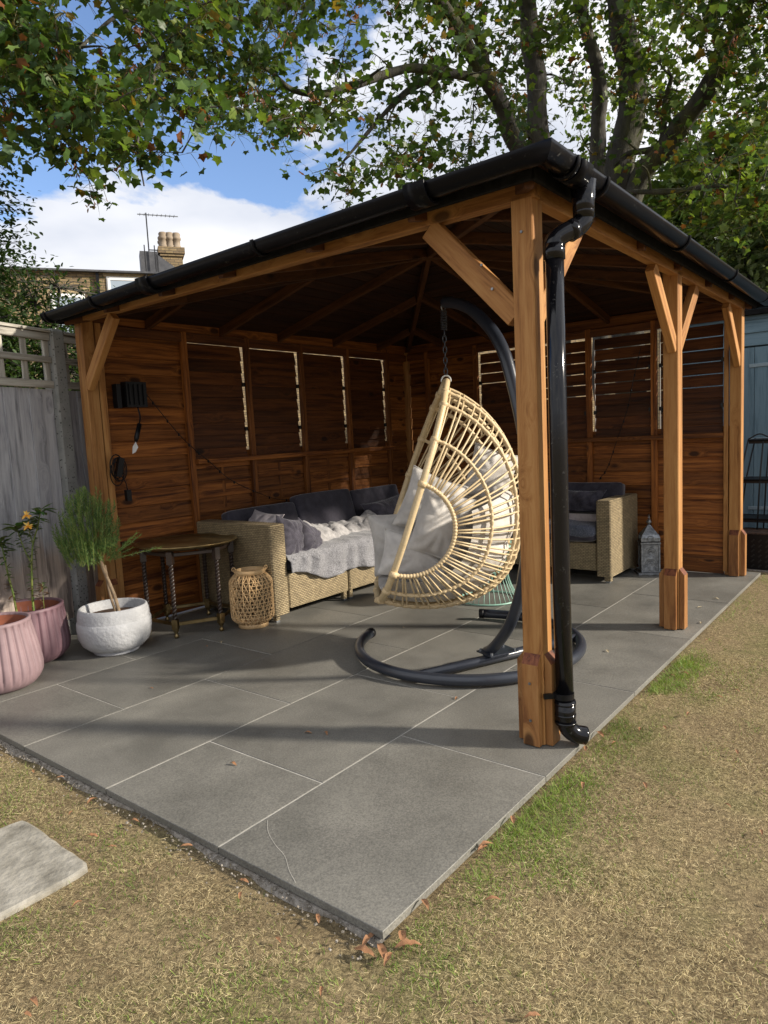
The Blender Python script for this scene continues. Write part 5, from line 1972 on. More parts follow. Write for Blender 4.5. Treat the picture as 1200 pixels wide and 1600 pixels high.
def fence_panel(root, start, length, dirn, boards=True, mat='fence'):
    s = start
    i = 0
    while s < length:
        w = random.uniform(0.088, 0.102)
        p = cp + dirn * (s + w / 2) + FN * (0.012 if i % 2 else 0.004)
        skew = random.uniform(-0.002, 0.002)
        beam('fence_board', p + Vector((0, 0, 0.10)), p + dirn * skew + Vector((0, 0, 1.545)), w + 0.006, 0.014, dirn, mat, root, 0.0015)
        s += w - 0.004
        i += 1
    rails = ((1.575, 0.045), (1.725, 0.038), (1.862, 0.045))
    for z, w in rails:
        beam('trellis_rail', cp + dirn * start + FN * 0.02 + Vector((0, 0, z)), cp + dirn * length + FN * 0.02 + Vector((0, 0, z)), w, 0.026, UP, 'trellis', root)
    beam('trellis_cap', cp + dirn * start + FN * 0.02 + Vector((0, 0, 1.897)), cp + dirn * length + FN * 0.02 + Vector((0, 0, 1.897)), 0.018, 0.05, UP, 'trellis', root)
    s = start + 0.02
    while s < length:
        for z0, z1 in ((1.598, 1.705), (1.745, 1.838)):
            beam('trellis_upright', cp + dirn * s + FN * 0.012 + Vector((0, 0, z0)), cp + dirn * s + FN * 0.012 + Vector((0, 0, z1)), 0.036, 0.02, dirn, 'trellis', root)
        s += 0.165
    beam('gravel_board', cp + dirn * start + Vector((0, 0, 0.02)), cp + dirn * length + Vector((0, 0, 0.02)), 0.15, 0.03, UP, 'concrete', root)


fence_panel(fc, 0.055, 1.86, FD)
fc2 = thing('garden_fence', cp - FD * 0.06, 'dark weathered fence panel in the gap beside the corner post of the shelter', 'fence')
DD = Vector((0.955, 0.295, 0)).normalized()
fence_panel(fc2, 0.055, 0.42, DD, mat='fence')

# ================================================================== TREES
tree = thing('sycamore_tree', (7.0, 1.75, GZ), 'large multi stemmed sycamore tree behind the shelter spreading over the sky', 'tree')
LIMBS = {
    'trunk': [(7.008, 1.74, GZ, 0.32), (7.008, 1.74, 1.323, 0.25), (6.979, 1.824, 2.916, 0.244), (6.959, 1.88, 3.763, 0.233), (6.995, 1.777, 4.429, 0.221), (7.007, 1.741, 4.957, 0.209), (6.798, 1.734, 5.398, 0.192), (6.58, 1.752, 5.938, 0.158)],
    'limb_right': [(6.93, 1.80, 3.1, 0.2), (6.908, 1.721, 3.508, 0.18), (6.865, 1.531, 3.855, 0.163), (6.665, 1.145, 4.141, 0.144), (6.439, 0.818, 4.327, 0.125), (6.182, 0.594, 4.498, 0.099), (5.918, 0.388, 4.738, 0.074), (5.743, 0.236, 4.897, 0.059)],
    'stem2': [(7.05, 2.0, GZ, 0.18), (7.169, 2.179, 1.35, 0.14), (7.169, 2.18, 3.886, 0.129), (7.172, 2.171, 4.599, 0.124), (7.081, 2.129, 5.046, 0.107), (6.848, 2.177, 5.586, 0.099), (6.603, 2.25, 6.034, 0.081)],
    'stem3': [(6.5, 2.2, GZ, 0.24), (6.357, 2.316, 1.358, 0.19), (6.32, 2.4, 3.606, 0.174), (6.192, 2.438, 4.253, 0.169), (6.089, 2.424, 4.865, 0.155), (5.975, 2.429, 5.329, 0.141), (5.856, 2.446, 5.898, 0.118)],
    'mossy': [(6.32, 2.4, 3.2, 0.15), (6.2, 2.422, 3.518, 0.141), (5.826, 2.508, 4.072, 0.131), (5.6, 2.509, 4.259, 0.122), (5.252, 2.525, 4.546, 0.112), (4.892, 2.553, 4.742, 0.095), (4.536, 2.562, 4.933, 0.085), (4.2, 2.53, 5.111, 0.07)],
    'horiz': [(5.243, 2.541, 4.56, 0.075), (4.857, 2.612, 4.506, 0.065), (4.384, 2.795, 4.473, 0.055), (4.053, 2.915, 4.325, 0.054), (3.72, 3.014, 4.153, 0.052), (3.465, 3.158, 4.047, 0.044), (3.23, 3.264, 4.043, 0.031), (3.038, 3.315, 4.141, 0.025), (2.826, 3.378, 4.158, 0.018)],
    'upper2': [(5.793, 2.571, 4.368, 0.07), (5.53, 2.642, 4.619, 0.07), (5.213, 2.596, 4.909, 0.061), (4.838, 2.644, 5.12, 0.06), (4.581, 2.678, 5.295, 0.052), (3.713, 2.865, 5.35, 0.05), (3.348, 2.989, 4.90, 0.048)],
    'topleft': [(3.713, 2.865, 5.35, 0.05), (3.348, 2.989, 4.85, 0.050), (3.042, 3.026, 4.535, 0.043), (2.708, 3.077, 4.31, 0.036), (2.367, 3.116, 4.155, 0.034), (2.164, 3.154, 4.033, 0.028), (1.978, 3.173, 3.856, 0.027), (1.842, 3.148, 3.655, 0.021), (1.74, 3.098, 3.444, 0.015)],
    'topleft2': [(2.367, 3.116, 4.155, 0.023), (2.172, 3.148, 4.171, 0.023), (1.886, 3.116, 4.079, 0.016), (1.573, 3.092, 3.88, 0.016), (1.351, 3.115, 3.651, 0.015), (1.166, 3.108, 3.434, 0.01)],
    'low1': [(4.70, 2.70, 4.49, 0.045), (4.51, 2.965, 4.379, 0.042), (4.165, 3.097, 4.028, 0.027), (3.876, 3.14, 3.736, 0.019), (3.702, 3.191, 3.54, 0.013)],
    'rlow': [(6.86, 1.8, 3.72, 0.045), (6.749, 1.564, 3.636, 0.04), (6.568, 1.12, 3.497, 0.039), (6.361, 0.711, 3.395, 0.03), (6.215, 0.433, 3.233, 0.022)],
    'rlow2': [(6.95, 1.85, 4.1, 0.05), (6.815, 1.684, 4.082, 0.049), (6.711, 1.349, 4.057, 0.048), (6.633, 1.261, 4.415, 0.04), (6.553, 1.175, 4.605, 0.032)],
    'left_hang': [(1.842, 3.148, 3.655, 0.016), (1.643, 3.045, 3.277, 0.015), (1.541, 2.993, 3.039, 0.01), (1.5, 2.9, 2.774, 0.007)],
}
nodes_p, nodes_r = [], []
for k, L_ in LIMBS.items():
    pts = smooth_path([Vector(p[:3]) for p in L_], 6)
    rr = []
    for i in range(len(L_) - 1):
        for q in range(6):
            rr.append(L_[i][3] + (L_[i + 1][3] - L_[i][3]) * q / 6)
    rr.append(L_[-1][3])
    jit = [p + Vector((fnoise(p, 2.5, 1), fnoise(p, 2.5, 5), fnoise(p, 2.5, 9))) * (0.3 * r) for p, r in zip(pts, rr)]
    rr = [r * 0.70 * (1 + 0.18 * fnoise(p, 4, 3)) for r, p in zip(rr, jit)]
    nm = 'trunk' if k in ('trunk', 'stem2', 'stem3') else 'limb'
    tube(nm, jit, rr, 'bark', tree, 14 if rr[0] > 0.1 else 9)
    for p, r in zip(jit, rr):
        if p.z > 3.0 and r < 0.2:
            nodes_p.append(p.copy())
            nodes_r.append(r)

# crown density by bearing and elevation as seen from the patio (rows from high to low)
GRID = [
    [.75, .35, .8, .9, .75, .6, .75, .85, 1, 1, 1, 1, 1],
    [.75, .25, .8, .85, .7, .55, .55, .7, 1, 1, 1, 1, 1],
    [.85, .9, .95, .8, .6, .5, .45, .65, .9, 1, 1, 1, 1],
    [.75, .95, .85, .7, .75, .5, .5, .6, .85, .95, 1, 1, 1],
    [.3, .85, .45, .0, .5, .6, .7, .7, .75, .8, .9, .95, 1],
    [.1, .55, .35, .0, .05, .5, .6, .5, .4, .3, .7, .95, 1],
    [.0, .22, .12, .0, .0, .0, .0, .3, .2, .2, .8, .95, 1],
    [.0, .10, .0, .0, .0, .0, .0, .0, .0, .0, .5, .8, .9],
    [.0, .0, .0, .0, .0, .0, .0, .0, .0, .0, .0, .25, .5],
]
F_ = 1080.03


def to_px(p):
    d = p - CAM
    zc = rz.dot(d)
    return 600 + F_ * rx.dot(d) / zc, 800 + F_ * ry.dot(d) / zc


def dens(u, v):
    gx = min(max((u - 50) / 95.0, 0), 11.99)
    gy = (v - 25) / 50.0
    if gy > 7.99: return 0.0
    gy = max(gy, 0)
    i, j = int(gx), int(gy)
    a, b = gx - i, gy - j
    return (GRID[j][i] * (1 - a) + GRID[j][i + 1] * a) * (1 - b) + (GRID[j + 1][i] * (1 - a) + GRID[j + 1][i + 1] * a) * b


BOLES = []
for k_ in ('trunk', 'limb_right', 'stem3', 'mossy', 'stem2'):
    pp_ = [to_px(Vector(q[:3])) for q in LIMBS[k_] if q[2] > 2.5]
    for a_, b_ in zip(pp_[:-1], pp_[1:]):
        for t_ in np.linspace(0, 1, 12):
            BOLES.append((a_[0] + (b_[0] - a_[0]) * t_, a_[1] + (b_[1] - a_[1]) * t_))
BOLES = np.array(BOLES)


def near_bole(u, v):
    return ((BOLES[:, 0] - u) ** 2 + (BOLES[:, 1] - v) ** 2).min() < random.choice((0, 18, 28, 30)) ** 2


npn = np.array([tuple(p) for p in nodes_p])
pxn = np.array([to_px(p) for p in nodes_p])
clusters = []
tries = 0
random.seed(21)
while len(clusters) < 1850 and tries < 60000:
    tries += 1
    u, v = random.uniform(-120, 1320), random.uniform(-260, 440)
    if random.random() > dens(u, v) ** 1.3: continue
    d2 = (pxn[:, 0] - u) ** 2 + (pxn[:, 1] - v) ** 2
    i = int(np.argmin(d2 + rs.uniform(0, 9000, len(d2))))
    P0 = nodes_p[i]
    depth = rz.dot(P0 - CAM) + random.gauss(0, 0.55)
    depth = max(depth, 3.7 if u < 420 else 4.6)
    if u > 800: depth = max(depth, 5.6)
    if v > 95 and near_bole(u, v): depth = rz.dot(P0 - CAM) + random.uniform(0.7, 2.0)
    ray = rx * ((u - 600) / F_) + ry * ((v - 800) / F_) + rz
    p = CAM + ray * depth
    if p.z < 2.75: continue
    clusters.append((p, i))
# grow twigs: connect each cluster to the nearest existing node
clusters.sort(key=lambda c: (c[0] - nodes_p[c[1]]).length)
tp = [tuple(p) for p in nodes_p]
tr_r = list(nodes_r)
tarr = np.array(tp)
gt = Geo()
final_c = []
cap = len(tp) + 4 * len(clusters)
buf = np.zeros((cap, 3)); buf[:len(tp)] = tarr; nb_ = len(tp)
for p, _ in clusters:
    pa = np.array(p)
    d2 = ((buf[:nb_] - pa) ** 2).sum(1)
    i = int(np.argmin(d2))
    dist = math.sqrt(d2[i])
    if dist > 1.3: continue
    a = Vector(buf[i])
    r0 = min(0.45 * tr_r[i] + 0.004, 0.014 + 0.010 * dist)
    mid = a.lerp(p, 0.5) + Vector((random.uniform(-1, 1), random.uniform(-1, 1), random.uniform(-0.2, 1.0))) * 0.14 * dist
    path = smooth_path([a, mid, p], 4)
    gt.tube(path, [max(0.0022, r0 * (1 - 0.75 * k / (len(path) - 1))) for k in range(len(path))], 5, caps=False)
    for q in (path[4], path[6], path[-1]):
        buf[nb_] = tuple(q); nb_ += 1
        tr_r.append(max(0.004, r0 * 0.5))
    final_c.append((p, (p - mid).normalized()))
gt.obj('twigs', 'bark', tree, True)
bpy.data.objects['twigs']['kind'] = 'stuff'

P_, D_, N_, L_a, W_a, C_a = [], [], [], [], [], []
pet_p, pet_d, pet_l = [], [], []
for ci, (p, d) in enumerate(final_c):
    u, v = to_px(p)
    near = (p - CAM).length
    nl = random.randint(11, 20) if u < 420 else random.randint(9, 18)
    base_c = random.random()
    side = u > 850
    for k in range(nl):
        along = random.uniform(-1.9, 0.5)
        off = (Vector((random.gauss(0, 1), random.gauss(0, 1), random.gauss(-0.35, 0.7))) * 0.62 + d * along) * (0.12 if u < 420 else 0.155)
        root_ = p + d * (along * (0.12 if u < 420 else 0.155))
        pet_p.append(tuple(root_)); pet_d.append(tuple(p + off - root_)); pet_l.append((p + off - root_).length)
        P_.append(p + off)
        h = Vector((random.uniform(-1, 1), random.uniform(-1, 1), random.uniform(-0.9, 0.1)))
        D_.append(h)
        N_.append((random.gauss(0, 0.5), random.gauss(0, 0.5), 1))
        s = random.uniform(0.038, 0.076) if u < 420 else random.uniform(0.042, 0.082)
        L_a.append(s)
        W_a.append(s * random.uniform(0.8, 1.0))
        q = random.random()
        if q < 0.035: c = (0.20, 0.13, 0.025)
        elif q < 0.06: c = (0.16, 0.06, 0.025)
        elif q < 0.24 or (side and q < 0.45): c = (0.115 + 0.05 * base_c, 0.175 + 0.04 * base_c, 0.040)  # sunlit green painted into more of the leaves on the right side
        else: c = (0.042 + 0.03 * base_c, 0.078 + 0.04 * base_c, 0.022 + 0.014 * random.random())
        C_a.append(c)
P_ = np.array([tuple(x) for x in P_]); D_ = np.array([tuple(x) for x in D_]); N_ = np.array(N_, float)
L_a, W_a, C_a = np.array(L_a), np.array(W_a), np.array(C_a)
dist = np.linalg.norm(P_ - np.array(CAM), axis=1)
uv = np.array([to_px(Vector(x)) for x in P_])
invw = (uv[:, 0] > 0) & (uv[:, 0] < 1200) & (uv[:, 1] > 0) & (uv[:, 1] < 480)
order = np.argsort(np.where(invw, dist / L_a, 1e9))
near_i, far_i = order[:290], order[290:]
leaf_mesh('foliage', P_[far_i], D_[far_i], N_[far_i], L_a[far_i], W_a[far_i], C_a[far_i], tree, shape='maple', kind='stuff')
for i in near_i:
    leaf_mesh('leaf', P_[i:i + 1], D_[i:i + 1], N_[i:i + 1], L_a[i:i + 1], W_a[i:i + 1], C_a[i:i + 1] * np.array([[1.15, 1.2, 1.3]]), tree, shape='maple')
npet = len(pet_p)
leaf_mesh('leaf_stalks', pet_p, pet_d, np.tile([[0.3, 0.2, 1.0]], (npet, 1)), np.array(pet_l), np.full(npet, 0.0035), np.tile([[0.10, 0.085, 0.035]], (npet, 1)), tree, shape='blade', kind='stuff')
# bunches of brown winged seeds
P_, D_, N_, L_a, W_a, C_a = [], [], [], [], [], []
sel = [c for c in final_c if random.random() < 0.085]
for p, d in sel:
    for k in range(16):
        off = Vector((random.gauss(0, 1), random.gauss(0, 1), random.uniform(-3.2, 0))) * 0.028
        P_.append(tuple(p + off)); D_.append((random.gauss(0, .6), random.gauss(0, .6), -1)); N_.append((random.gauss(0, 1), random.gauss(0, 1), 0.2))
        s = random.uniform(0.025, 0.04); L_a.append(s); W_a.append(s * 0.35)
        C_a.append((0.20 + random.random() * 0.08, 0.085 + random.random() * 0.03, 0.045))
leaf_mesh('seed_bunches', P_, D_, N_, L_a, W_a, C_a, tree, shape='oval', kind='stuff')


def small_tree(name, base, hgt, cc, rad_, n, size, cols, label, cat, shape='oval', stems_n=5, zmin=0.0, seedv=3, group=None):
    random.seed(seedv)
    o = thing(name, base, label, cat, group)
    base = Vector(base)
    cc = Vector(cc)
    g = Geo()
    ends = []
    for k in range(stems_n):
        e = cc + Vector((random.uniform(-1, 1) * rad_[0] * 0.6, random.uniform(-1, 1) * rad_[1] * 0.6, random.uniform(-0.2, 0.8) * rad_[2]))
        m_ = base.lerp(e, 0.5) + Vector((random.uniform(-1, 1), random.uniform(-1, 1), 0)) * 0.12
        path = smooth_path([base + Vector((random.uniform(-.1, .1), random.uniform(-.1, .1), 0)), m_, e], 6)
        g.tube(path, [0.03 * (1 - 0.8 * i / len(path)) for i in range(len(path))], 6, caps=False)
        ends += path[4:]
    P, D, Nn, L, Wd, Cc = [], [], [], [], [], []
    ncl = n // 14
    for k in range(ncl):
        while True:
            q = Vector((random.uniform(-1, 1), random.uniform(-1, 1), random.uniform(-1, 1)))
            if q.length < 1: break
        q = q * (0.45 + 0.55 * q.length)
        wob = 1 + 0.35 * fnoise(q, 1.8, seedv)
        p = cc + Vector((q.x * rad_[0], q.y * rad_[1], q.z * rad_[2])) * wob
        if p.z < zmin: continue
        a = min(ends, key=lambda e_: (e_ - p).length)
        g.tube([a, a.lerp(p, 0.5) + Vector((0, 0, 0.03)), p], [0.006, 0.004, 0.002], 4, caps=False)
        b = random.random()
        for _ in range(14):
            P.append(tuple(p + Vector((random.gauss(0, 1), random.gauss(0, 1), random.gauss(0, 0.8))) * size * 1.6))
            D.append((random.uniform(-1, 1), random.uniform(-1, 1), random.uniform(-0.9, 0.3)))
            Nn.append((random.gauss(0, .5), random.gauss(0, .5), 1))
            s = size * random.uniform(0.7, 1.3)
            L.append(s); Wd.append(s * (0.5 if shape == 'oval' else 0.9))
            c0_, c1_ = cols
            t = min(1, max(0, b * 0.6 + random.random() * 0.5))
            Cc.append(tuple(c0_[i] * (1 - t) + c1_[i] * t for i in range(3)))
    g.obj('stems', 'bark', o, True)
    leaf_mesh('foliage', P, D, Nn, L, Wd, Cc, o, shape=shape, kind='stuff')
    return o


GD, GL = (0.022, 0.045, 0.014), (0.065, 0.115, 0.03)
small_tree('leafy_tree', (1.2, 5.3, GZ), 3, (0.95, 5.3, 2.75), (0.90, 0.6, 1.55), 26000, 0.052, ((0.016, 0.034, 0.011), (0.055, 0.095, 0.026)), 'dark slender leafed tree rising behind the fence at the left edge', 'tree', stems_n=7, zmin=1.2, seedv=4)
small_tree('ivy_hedge', (1.5, 4.6, GZ), 3, (1.35, 4.40, 1.85), (1.25, 0.35, 0.75), 13000, 0.042, (GD, (0.06, 0.10, 0.03)), 'dense dark ivy hedge seen through the fence trellis', 'hedge', stems_n=6, zmin=0.6, seedv=5)
small_tree('elder_shrub', (1.9, 5.4, GZ), 3, (1.15, 5.05, 1.95), (0.40, 0.5, 0.50), 3000, 0.055, ((0.03, 0.06, 0.015), (0.13, 0.17, 0.035)), 'yellow green shrub behind the fence beneath the brick house', 'shrub', stems_n=5, zmin=1.0, seedv=6)
small_tree('variegated_shrub', (6.7, 0.30, GZ), 3, (6.75, 0.35, 2.62), (0.55, 0.75, 0.55), 4200, 0.085, ((0.05, 0.09, 0.03), (0.21, 0.24, 0.12)), 'pale variegated large leafed shrub above the blue shed roof', 'shrub', stems_n=6, zmin=1.9, seedv=8)
small_tree('background_tree', (9.2, 1.2, GZ), 3, (9.2, 1.1, 3.9), (1.3, 1.6, 1.1), 5500, 0.11, ((0.05, 0.09, 0.02), (0.13, 0.18, 0.04)), 'bright green tree standing between the sycamore and the yellow brick house', 'tree', 'maple', stems_n=6, zmin=2.2, seedv=9)

# ================================================================== HOUSES
def house(name, H0, du, dn, width, depth, top, label, mat):
    o = thing(name, (H0.x, H0.y, GZ), label, 'house')
    g = Geo()
    c = H0 + du * (width / 2) - dn * (depth / 2)
    ang_ = math.atan2(du.y, du.x)
    w = Matrix.Rotation(ang_, 4, 'Z')
    w.translation = H0
    g = Geo()
    g.box((width / 2, depth / 2, (top + GZ) / 2), (width, depth, top - GZ))
    me = mesh_from('wall', g.v, g.f, mat)
    wo_ = bpy.data.objects.new('wall', me)
    link(wo_, o, w)
    return o, w


def hbox(nm, w, c, sz, m, parent, smooth=False):
    g = Geo().box(c, sz)
    me = mesh_from(nm, g.v, g.f, m)
    o = bpy.data.objects.new(nm, me)
    return link(o, parent, w)


def hwin(w, house_o, x0, x1, z0, z1, sash=True):
    f = bpy.data.objects.new('window', None)
    link(f, house_o, w)
    cx_, cz_ = (x0 + x1) / 2, (z0 + z1) / 2
    ww, hh = x1 - x0, z1 - z0
    hbox('reveal', w, (cx_, -0.005, cz_), (ww + 0.10, 0.03, hh + 0.10), 'white', f)
    hbox('pane', w, (cx_, -0.028, cz_), (ww - 0.10, 0.01, hh - 0.10), 'glass', f)
    for dx in (-1, 1):
        hbox('frame', w, (cx_ + dx * (ww / 2 - 0.02), -0.035, cz_), (0.07, 0.035, hh), 'white', f)
    hbox('frame', w, (cx_, -0.034, z1 - 0.02), (ww - 0.07, 0.033, 0.07), 'white', f)
    hbox('frame', w, (cx_, -0.034, z0 + 0.02), (ww - 0.07, 0.033, 0.07), 'white', f)
    if sash:
        hbox('sash_bar', w, (cx_, -0.036, cz_ - hh * 0.02), (ww - 0.07, 0.03, 0.05), 'white', f)
    hbox('sill', w, (cx_, -0.05, z0 - 0.08), (ww + 0.2, 0.12, 0.07), 'render', f)
    hbox('lintel', w, (cx_, -0.004, z1 + 0.13), (ww + 0.25, 0.02, 0.15), 'brick2', f)


H0 = Vector((8.38, 18.85, 0))
du = Vector((0.857, -0.514, 0)).normalized()
dn = Vector((-0.514, -0.857, 0)).normalized()
H1 = H0 - du * 5
hs, hw = house('brick_house', H1, du, dn, 24, 8, 6.19, 'brown brick terrace house with chimneys beyond the left end of the roof', 'brick')
U = 5.0
hbox('coping', hw, (12, -0.02, 6.215), (24.1, 0.34, 0.05), 'slate', hs)
hwin(hw, hs, U + 2.12, U + 2.98, 4.95, 6.05)
hwin(hw, hs, U + 0.62, U + 1.42, 4.42, 5.54)
for x in (U - 2.2, U + 5.6, U + 8.2, U + 11.0):
    hwin(hw, hs, x, x + 0.8, 4.9, 6.0)
hbox('downpipe', hw, (U + 1.84, -0.06, 3.1), (0.08, 0.08, 6.3), 'black', hs)
hbox('roof', hw, (12, 4.4, 6.15), (23.6, 7.0, 0.16), 'slate', hs)


def chimney(x, y, z, w_, d_, h_, npots, par, hwm, mm='brick', red=False):
    c = bpy.data.objects.new('chimney', None)
    link(c, par, hwm)
    hbox('stack', hwm, (x, y, z + h_ / 2), (w_, d_, h_), mm, c)
    hbox('corbel', hwm, (x, y, z + h_ * 0.90), (w_ + 0.10, d_ + 0.10, 0.10), mm, c)
    hbox('corbel', hwm, (x, y, z + h_ + 0.03), (w_ + 0.18, d_ + 0.18, 0.18), mm, c)
    hbox('render_side', hwm, (x + w_ / 2 + 0.012, y, z + h_ / 2 - 0.1), (0.02, d_ + 0.004, h_ - 0.25), 'render', c)
    for k in range(npots):
        px_ = x - w_ / 2 + w_ * (k % 3 + 0.5) / 3
        py_ = y + (-0.22 if k < 3 else 0.22)
        g = Geo()
        g.lathe((px_, py_, z + h_ + 0.12), [(0.13, 0), (0.125, 0.12), (0.105, 0.14), (0.11, 0.28), (0.135, 0.30), (0.135, 0.36), (0.11, 0.38), (0.125, 0.46), (0.10, 0.50), (0.07, 0.50), (0.07, 0.3)], 12)
        me = mesh_from('chimney_pot', g.v, g.f, 'clayred' if red and k % 2 else 'clay', True)
        o = bpy.data.objects.new('chimney_pot', me)
        link(o, c, hwm)


chimney(U + 3.95, 0.6, 6.1, 0.58, 1.0, 0.80, 6, hs, hw)
chimney(U + 5.75, 1.6, 6.1, 0.58, 1.0, 0.45, 6, hs, hw, red=True)
hbox('water_tank', hw, (U + 3.30, 0.3, 6.55), (0.50, 0.6, 0.62), 'slate', hs)
g = Geo()
g.v = [Vector(p) for p in ((U + 3.5, 0.0, 6.2), (U + 4.35, 0.0, 6.2), (U + 3.5, 0.0, 6.8), (U + 3.5, 0.08, 6.2), (U + 4.35, 0.08, 6.2), (U + 3.5, 0.08, 6.8))]
g.f = [(0, 1, 2), (5, 4, 3), (0, 3, 4, 1), (1, 4, 5, 2), (2, 5, 3, 0)]
me = mesh_from('lead_slope', g.v, g.f, 'slate')
link(bpy.data.objects.new('lead_slope', me), hs, hw)
ae = bpy.data.objects.new('aerial', None)
link(ae, hs, hw)
hbox('mast', hw, (U + 3.32, 0.2, 7.05), (0.035, 0.035, 1.9), 'blackmetal', ae)
hbox('boom', hw, (U + 3.65, 0.2, 7.95), (1.15, 0.025, 0.025), 'pewter', ae)
for k in range(9):
    hbox('element', hw, (U + 3.15 + k * 0.12, 0.2, 7.95), (0.012, 0.25, 0.012), 'pewter', ae)
hbox('bracket', hw, (U + 3.5, 0.2, 6.95), (0.4, 0.02, 0.03), 'blackmetal', ae)
for dx in (-0.14, 0.14):
    hbox('ladder_rail', hw, (U + 3.32 + dx, -0.12, 6.55), (0.03, 0.03, 0.9), 'blackmetal', ae)

H2 = Vector((14.6, -9.0, 0))
du2 = Vector((0.02, 1.0, 0)).normalized()
# facade faces -x
o2 = thing('yellow_brick_house', (14.6, 1.6, GZ), 'pale yellow brick house glimpsed behind foliage at the right', 'house')
w2 = Matrix.Rotation(R(-90), 4, 'Z')
w2.translation = Vector((14.6, 5.0, 0))
hbox('wall', w2, (7, 4, 2.95), (14, 8, 6.0), 'brick2', o2)
hbox('parapet', w2, (7, -0.05, 4.38), (14.05, 0.12, 0.09), 'seal', o2)
for x in (1.6, 2.4, 5.2, 8.0):
    hwin(w2, o2, x, x + 0.7, 4.75, 5.9)
hbox('roof', w2, (7, 4, 6.05), (14.3, 8.3, 0.2), 'slate', o2)

# ================================================================== BLUE SHED
sh = thing('blue_shed', (5.9, -0.4, GZ), 'blue grey painted timber shed with strap hinges behind the far corner', 'shed')
SX = 5.75
z = 1.80
k = 0
# gable boards above the door, vertical boards in the door
for k in range(8):
    zc = 1.905 + 0.112 * k - 0.06
    if zc > 2.12: break
    beam('cladding_board', (SX, -1.9, zc), (SX, 0.95, zc), 0.116, 0.02, Vector((0.12, 0, 1)), 'blueshed', sh)
y = -1.9
while y < 0.95:
    beam('door_board', (SX, y + 0.06, GZ + 0.03), (SX, y + 0.06, 1.775), 0.117, 0.02, (0, 1, 0), 'blueshed', sh)
    y += 0.12
for zc in (1.62, 0.97, 0.36):
    beam('strap_hinge', (SX - 0.014, 0.06, zc), (SX - 0.014, 0.30, zc - 0.004), 0.032, 0.006, UP, 'hinge', sh)
g = Geo()
g.box((SX + 1.3, -0.47, 1.0), (2.5, 2.85, 2.1))
g.obj('shell', 'blueshed', sh)
g = Geo()
g.v = [Vector(p) for p in ((SX - 0.08, -2.0, 2.05), (SX - 0.08, 1.05, 2.05), (SX + 2.7, 1.05, 2.05), (SX + 2.7, -2.0, 2.05), (SX - 0.08, -0.47, 2.24), (SX + 2.7, -0.47, 2.24))]
g.f = [(0, 1, 4), (3, 5, 2), (0, 4, 5, 3), (1, 2, 5, 4), (0, 3, 2, 1)]
g.obj('roof', 'felt', sh)

# black metal plant rack in front of the shed
rk = thing('plant_rack', (5.2, 0.05, GZ), 'black metal tiered plant rack standing before the blue shed', 'plant rack')
RX, RY = 5.22, 0.02
for (zc, hw_) in ((0.98, 0.10), (0.66, 0.14), (0.34, 0.19)):
    g = Geo()
    for s in (-1, 1):
        g.tube([(RX - 0.14, RY - hw_ * 1.6, zc), (RX - 0.14, RY + hw_ * 1.6, zc)], 0.008, 6)
        g.tube([(RX + 0.14, RY - hw_ * 1.6, zc), (RX + 0.14, RY + hw_ * 1.6, zc)], 0.008, 6)
        g.tube([(RX - 0.14, RY + s * hw_ * 1.6, zc), (RX + 0.14, RY + s * hw_ * 1.6, zc)], 0.008, 6)
    g.box((RX, RY, zc - 0.012), (0.27, hw_ * 3.15, 0.03))
    g.obj('shelf', 'blackmetal', rk)
for s in (-1, -0.33, 0.33, 1):
    for dx in (-0.14, 0.14):
        tube('upright', [(RX + dx, RY + s * 0.31, GZ), (RX + dx, RY + s * 0.225, 0.66), (RX + dx, RY + s * 0.16, 0.99)], 0.006, 'blackmetal', rk, 6)
tube('top_rail', smooth_path([(RX - 0.14, RY - 0.16, 0.99), (RX - 0.14, RY - 0.08, 1.03), (RX - 0.14, RY, 1.0), (RX - 0.14, RY + 0.08, 1.03), (RX - 0.14, RY + 0.16, 0.99)], 5), 0.006, 'blackmetal', rk, 6)
pb = thing('planter_box', (5.0, -0.05, GZ), 'black slotted planter box on the ground beneath the plant rack', 'planter')
g = Geo()
g.box((5.02, -0.03, 0.10), (0.34, 0.52, 0.30))
g.obj('box', 'black', pb)
g = Geo()
for i in range(9):
    for j in range(6):
        g.box((4.847, -0.25 + i * 0.05, 0.0 + j * 0.04), (0.006, 0.012, 0.028), Matrix.Rotation(R(45), 3, 'X'))
go = g.obj('slots', 'blackmetal', pb)
go['kind'] = 'stuff'
Geo().box((5.02, -0.03, 0.252), (0.32, 0.50, 0.01)).obj('soil', 'soil', pb)
tag(Geo().box((5.9, -0.6, GZ + 0.004), (2.2, 2.8, 0.008)).obj('bare_earth', 'gravel'), kind='structure')

# ================================================================== GRASS
rg = np.random.RandomState(3)


def inside_patio(x, y):
    return (x > -0.012) & (x < XMAX + 0.01) & (y > -0.012) & (y < YMAX)


def npnoise(x, y, s, seed):
    r = np.random.RandomState(seed)
    out = np.zeros_like(x)
    for k in range(10):
        a = r.uniform(0, 2 * PI)
        fr = s * r.uniform(0.5, 1.8)
        out += np.sin((x * math.cos(a) + y * math.sin(a)) * fr + r.uniform(0, 6.28))
    return out / 4.5


